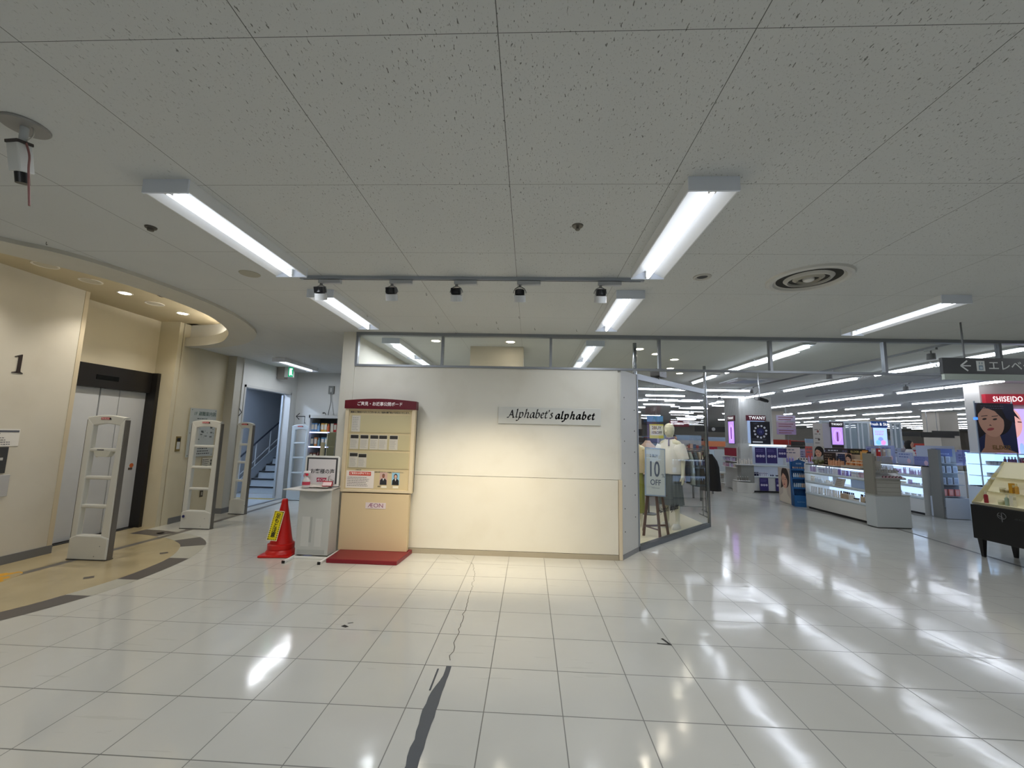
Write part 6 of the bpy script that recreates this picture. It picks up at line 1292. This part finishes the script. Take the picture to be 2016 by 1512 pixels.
# lit white service counters at mid distance
def mid_counter(x, y, w_, h_, rz, label, c1='#cfd2d4', c2='#b8c0dc', seed=1, topc='#dfe8f0', emit=.0):
    o = thing('mid_counter', label, 'counter', (x, y, 0), rz)
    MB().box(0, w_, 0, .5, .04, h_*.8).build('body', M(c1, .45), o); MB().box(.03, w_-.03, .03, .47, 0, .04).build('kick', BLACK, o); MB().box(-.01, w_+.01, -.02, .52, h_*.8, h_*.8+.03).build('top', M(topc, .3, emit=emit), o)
    MB().box(0, w_, .45, .5, h_*.8, h_+.25).build('header_board', M(c2, .5), o); scribble(o, .1, w_-.1, h_*.95, h_+.2, 3, M('#7078a0', .6), y=.448, seed=seed)
    T = Matrix.Translation((x, y, 0)) @ Matrix.Rotation(rz, 4, 'Z')
    stock(T, .05, w_-.05, .2, h_*.8+.03, .09, ['tall_bottle', 'carton', 'bottle'], PASTEL+WHT+DRK[:1], 'on the '+' '.join(label.split()[:6]), 'products on the mid-distance counters', seed, 1.4)
    return o
mid_counter(8.55, 14.3, 1.3, 1.15, 0, 'white counter with a pale board right of the column counter', seed=21)
mid_counter(10.2, 14.6, 1.5, 1.2, 0, 'long counter with a violet board behind the nearest counter', c2='#4a3a3a', seed=22)
mid_counter(12.0, 14.4, 1.6, 1.25, 0, 'counter with a grey board before the glass booth', c2='#a8a4ac', seed=23)
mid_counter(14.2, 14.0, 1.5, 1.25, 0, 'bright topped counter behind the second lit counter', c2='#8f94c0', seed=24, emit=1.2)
mid_counter(16.2, 14.6, 1.6, 1.2, 0, 'counter with a pink grey board behind the advertising panel', c2='#b8a0a8', seed=25)
mid_counter(9.0, 16.6, 1.4, 1.2, 0, 'counter with a dark board under the hanging sheets', c2='#2e2c34', seed=26)
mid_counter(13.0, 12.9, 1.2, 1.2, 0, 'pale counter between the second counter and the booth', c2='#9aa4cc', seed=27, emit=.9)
mid_counter(8.7, 12.6, .9, 1.1, 0, 'cream counter behind the woman card', c2='#c9b8b0', seed=28)
# grocery shelves of the far store
PALS = [['#a83a2c', '#c8b03a', '#6a8a3c', '#d8d0b8', '#8a2c24'], ['#c86a4c', '#d8c8a8', '#7c5a3c', '#b8a488', '#4c6a3c'], ['#8a98a8', '#c8ccd4', '#5a6a88', '#d8b8a8', '#a84a4c'], ['#c8b88c', '#a88a5c', '#6c5a44', '#d0c8b8', '#8c3c34']]
def shelf_proto(i):
    o = thing('grocery_shelf', 'x', 'shelf'); H = (1.5, 1.35, 1.6, 1.45)[i]
    b = MB().box(0, 1.8, .22, .28, 0, H).box(0, 1.8, -.2, .7, 0, .12)
    for k in range(4): b.box(0, 1.8, -.15 if k == 0 else 0, .5, .12+k*(H-.2)/4-.02, .12+k*(H-.2)/4)
    b.build('shelving', M(('#c9c6be', '#8f8a80', '#bfc4c8', '#6c665c')[i], .5), o)
    rd = random.Random(i*7+1); mats = [M(c, .6) for c in PALS[i]]; b = MB()
    for k in range(4):
        x = .03; z = .12+k*(H-.2)/4
        while x < 1.7:
            w_ = rd.uniform(.06, .16); h_ = rd.uniform(.12, .28); b.box(x, x+w_, .0, .18, z, z+h_, rd.randrange(5)); x += w_+.01
    q = b.build('packed_goods', mats, o); q['kind'] = 'stuff'
    MB().box(0, 1.8, .2, .3, H, H+.22).build('top_board', M(('#b8392c', '#e08a5c', '#9fb4cc', '#35302c')[i], .5), o)
    return o
protos = [shelf_proto(i) for i in range(4)]; used_p = set()
def place_shelf(i, x, y, rz, label, group):
    o = protos[i] if i not in used_p else copy_tree(protos[i]); used_p.add(i); put(o, (x, y, 0), rz, label, group)
kk = 0
for j, (y, x0, x1) in enumerate(((18.8, 2.0, 10.0), (22.6, 3.0, 16.0), (27.0, 3.5, 24.0), (33.0, 4.0, 30.0), (19.4, 13.2, 16.5), (18.2, 18.8, 30.0), (14.5, 19.0, 24.0))):
    x = x0
    while x < x1:
        pi_ = (kk*3+j) % 4
        place_shelf(pi_, x, y, 0, '%s topped packed shelf, %s from the left, %s row, far store' % (('red', 'orange', 'pale blue', 'dark')[pi_], nth(int((x-x0)/1.95+.5)+1), ('first', 'third', 'fourth', 'last', 'second', 'right hand', 'near right')[j]), 'grocery shelves, row %s' % 'abcdefg'[j]); kk += 1; x += 1.95
# shelves and pictures deep in the clothes shop side
for k, (x, y, c_, nm_) in enumerate(((1.5, 13.5, '#b9c4cc', 'pale'), (3.2, 13.8, '#8d949a', 'grey'), (4.6, 13.2, '#a9745c', 'brown'), (3.6, 11.6, '#cfd8dc', 'white'))):
    o = thing('low_table', '%s display table with folded clothes behind the racks' % nm_, 'table', (x, y, 0)); MB().box(0, 1.1, 0, .6, .70, .74).build('top', M(c_, .5), o)
    for lx in (.04, 1.06):
        for ly in (.04, .56): MB().box(lx-.02, lx+.02, ly-.02, ly+.02, 0, .70).build('leg', STEEL, o)
    for i in range(4):
        for h_ in range(3): tag(MB().box(-.11, .11, -.14, .14, 0, .035).build('folded_garment', M(['#7b8794', '#b8a898', '#44505c', '#9c7c6c', '#c8c8c0', '#5a6a50'][(i+h_+k) % 6], .9), loc=(x+.16+.26*i, y+.3, .74+.036*h_), bev=.008), '%s folded garment, %s in stack %d on the %s table' % (colour_name(['#7b8794', '#b8a898', '#44505c', '#9c7c6c', '#c8c8c0', '#5a6a50'][(i+h_+k) % 6]), ('lowest', 'middle', 'topmost')[h_], i+1, nm_), 'garment', 'folded clothes on the display tables')
o = thing('hanging_banner', 'blue hanging banner seen above the sale sign through the glass', 'banner', (2.88, 9.7, 2.02)); MB().box(-.17, .2, 0, .006, 0, .14).build('cloth', M('#4f8ec4', .6), o); MB().cyl((0, 0, .14), (0, 0, CZ-2.02), .003, n=6).build('cord', GREY, o)
o = thing('hanging_banner', 'maroon hanging sign with white italic letters seen through the glass', 'banner', (5.4, 15.2, 2.08)); MB().box(-.35, .35, 0, .01, 0, .22).build('board', M('#7c2430', .6), o); text('ogitsuhc', .12, M('#e8e8e8', .5), o, 0, .11, y=-.002, shear=.3); MB().cyl((0, .02, .22), (0, .02, CZ-2.08), .005, n=6).build('rod', GREY, o)
for c in list(o.children):
    if c.name.startswith('lettering'): bpy.data.objects.remove(c)
# shoppers and staff far back
def shopper(x, y, rz, cloth, trouser, hair, H, label, skin='#c99a80'):
    p = thing('person', label, 'person', (x, y, 0), rz); SKN = M(skin, .6); k = H/1.75
    figure(p, SKN, H)
    MB().lathe([(.0001, 1.745), (.03, 1.74), (.062, 1.715), (.078, 1.67), (.078, 1.62), (.066, 1.56), (.045, 1.525), (.0001, 1.515)], 20, c=(0, -.012, 0), sy=1.15).build('head', SKN, p)
    MB().loft([ring(0, .012, 1.50, .072, .07, 20), ring(0, .018, 1.58, .088, .088, 20), ring(0, .012, 1.67, .09, .098, 20), ring(0, .0, 1.735, .07, .078, 20), ring(0, .0, 1.765, .02, .025, 20)]).build('hair', M(hair, .6), p)
    MB().prism([(-.105, 1.60), (-.09, 1.615), (-.09, 1.575)], -.012, .012, 'x').box(-.045, -.02, -.098, -.09, 1.628, 1.636).box(.02, .045, -.098, -.09, 1.628, 1.636).box(-.02, .02, -.096, -.088, 1.562, 1.568).build('face_features', M('#4a2c24', .6), p)
    MB().loft([ring(0, 0, .85, .19, .13, 32, .004, 6), ring(0, 0, 1.1, .17, .12, 32), ring(0, 0, 1.35, .21, .13, 32), ring(0, .005, 1.45, .17, .09, 32), ring(0, .005, 1.50, .07, .065, 32)], cap=False).build('top', M(cloth, .8), p)
    for s_ in (-1, 1):
        MB().tube([(s_*.17, .01, 1.42), (s_*.225, .03, 1.17), (s_*.24, -.01, .93)], [.07, .055, .042], 12).build('sleeve', M(cloth, .8), p)
        MB().tube([(s_*.09, 0, .92), (s_*.10, 0, .50), (s_*.10, .02, .06)], [.105, .075, .06], 12).build('trouser_leg', M(trouser, .8), p)
        MB().loft([ring(s_*.10, -.04, 0, .05, .13, 16), ring(s_*.10, -.04, .04, .05, .13, 16), ring(s_*.10, -.01, .08, .04, .07, 16)]).build('shoe', M('#1c1c1c', .5), p)
    return p
shopper(12.75, 12.2, .3, '#2b2c34', '#22242c', '#0e0c0c', 1.70, 'person with black hair in dark clothes behind the advertising panel, left one')
shopper(13.3, 12.3, -.6, '#34302e', '#22242c', '#0e0c0c', 1.66, 'person with black hair in dark clothes behind the advertising panel, right one')
shopper(11.55, 13.2, .8, '#dcdcdc', '#2a2c34', '#15110f', 1.58, 'person with black hair and a pale top behind the second counter')
shopper(4.3, 12.6, .3, '#4c4e54', '#2a2c34', '#1c1512', 1.60, 'person with dark hair seen through the angled glass between the racks')

# framed price cards and small boards that crowd the counters
rd = random.Random(31)
for k, (x, y, z, w_, h_, c_, nm_) in enumerate(((8.9, 14.55, 1.2, .5, .45, '#d8c8c0', 'beige'), (9.5, 14.55, 1.2, .3, .5, '#c86058', 'coral'), (10.5, 14.85, 1.25, .5, .4, '#35302f', 'black'), (11.2, 14.85, 1.25, .35, .35, '#d8a860', 'golden'), (12.3, 14.65, 1.3, .45, .42, '#a8b4cc', 'steel blue'), (13.0, 14.65, 1.3, .3, .36, '#c83c40', 'red'), (14.5, 14.25, 1.3, .5, .4, '#98a0dc', 'periwinkle'), (15.2, 14.25, 1.3, .35, .5, '#e8e8f0', 'white'), (16.5, 14.85, 1.25, .5, .42, '#d8b0c0', 'pink'), (13.3, 13.15, 1.25, .5, .45, '#7c88c8', 'blue'), (9.3, 12.85, 1.15, .3, .3, '#2c2c34', 'dark'), (17.3, 14.85, 1.25, .4, .3, '#b84050', 'crimson'))):
    o, b = card('price_card', '%s sign card standing on the mid-distance counters' % nm_, 'card', (x, y, z-.2), -.1, w_, h_, c_)
    scribble(b, -w_*.4, w_*.4, h_*.5, h_*.92, 2, M('#e8e8ec' if k in (2, 5, 9, 10, 11) else '#6c6878', .6), y=-.001, seed=90+k)

o = thing('ceiling_air_unit', 'square ceiling air conditioner with bright louvres seen beyond the glazing', 'air conditioner', (5.3, 10.2, CZ))
MB().box(-.48, .48, -.48, .48, -.03, 0).build('panel', M('#bfc3c8', .4), o, bev=.006); MB().box(-.25, .25, -.25, .25, -.034, -.03).build('grille', M('#9aa6c4', .4), o)
for k in range(4):
    q = MB().box(-.22, .22, .36, .42, -.035, -.03); q.T = Matrix.Rotation(PI/2*k, 4, 'Z'); q2 = MB(); q2.T = q.T; q2.box(-.22, .22, .36, .42, -.038, -.03); q2.build('louvre', M('#dfe4ee', .3), o)
o = thing('pole_camera', 'black camera hanging from a thin chrome pole before the store column', 'surveillance camera', (4.97, 9.15, CZ))
MB().cyl((0, 0, 0), (0, 0, -.50), .012, n=10).build('pole', M('#b9bcc0', .2, .8), o); MB().tube(spline([(0, 0, -.38), (-.08, 0, -.45), (-.1, 0, -.55), (-.02, 0, -.58)], 5), .004, 5).build('cable', BLACK, o)
q = MB(); q.T = Matrix.Translation((.02, 0, -.55)) @ Matrix.Rotation(.3, 4, 'Y'); q.box(-.03, .14, -.035, .035, -.03, .03).cyl((.14, 0, 0), (.17, 0, 0), .028, n=14); q.build('camera_body', BLACK, o)
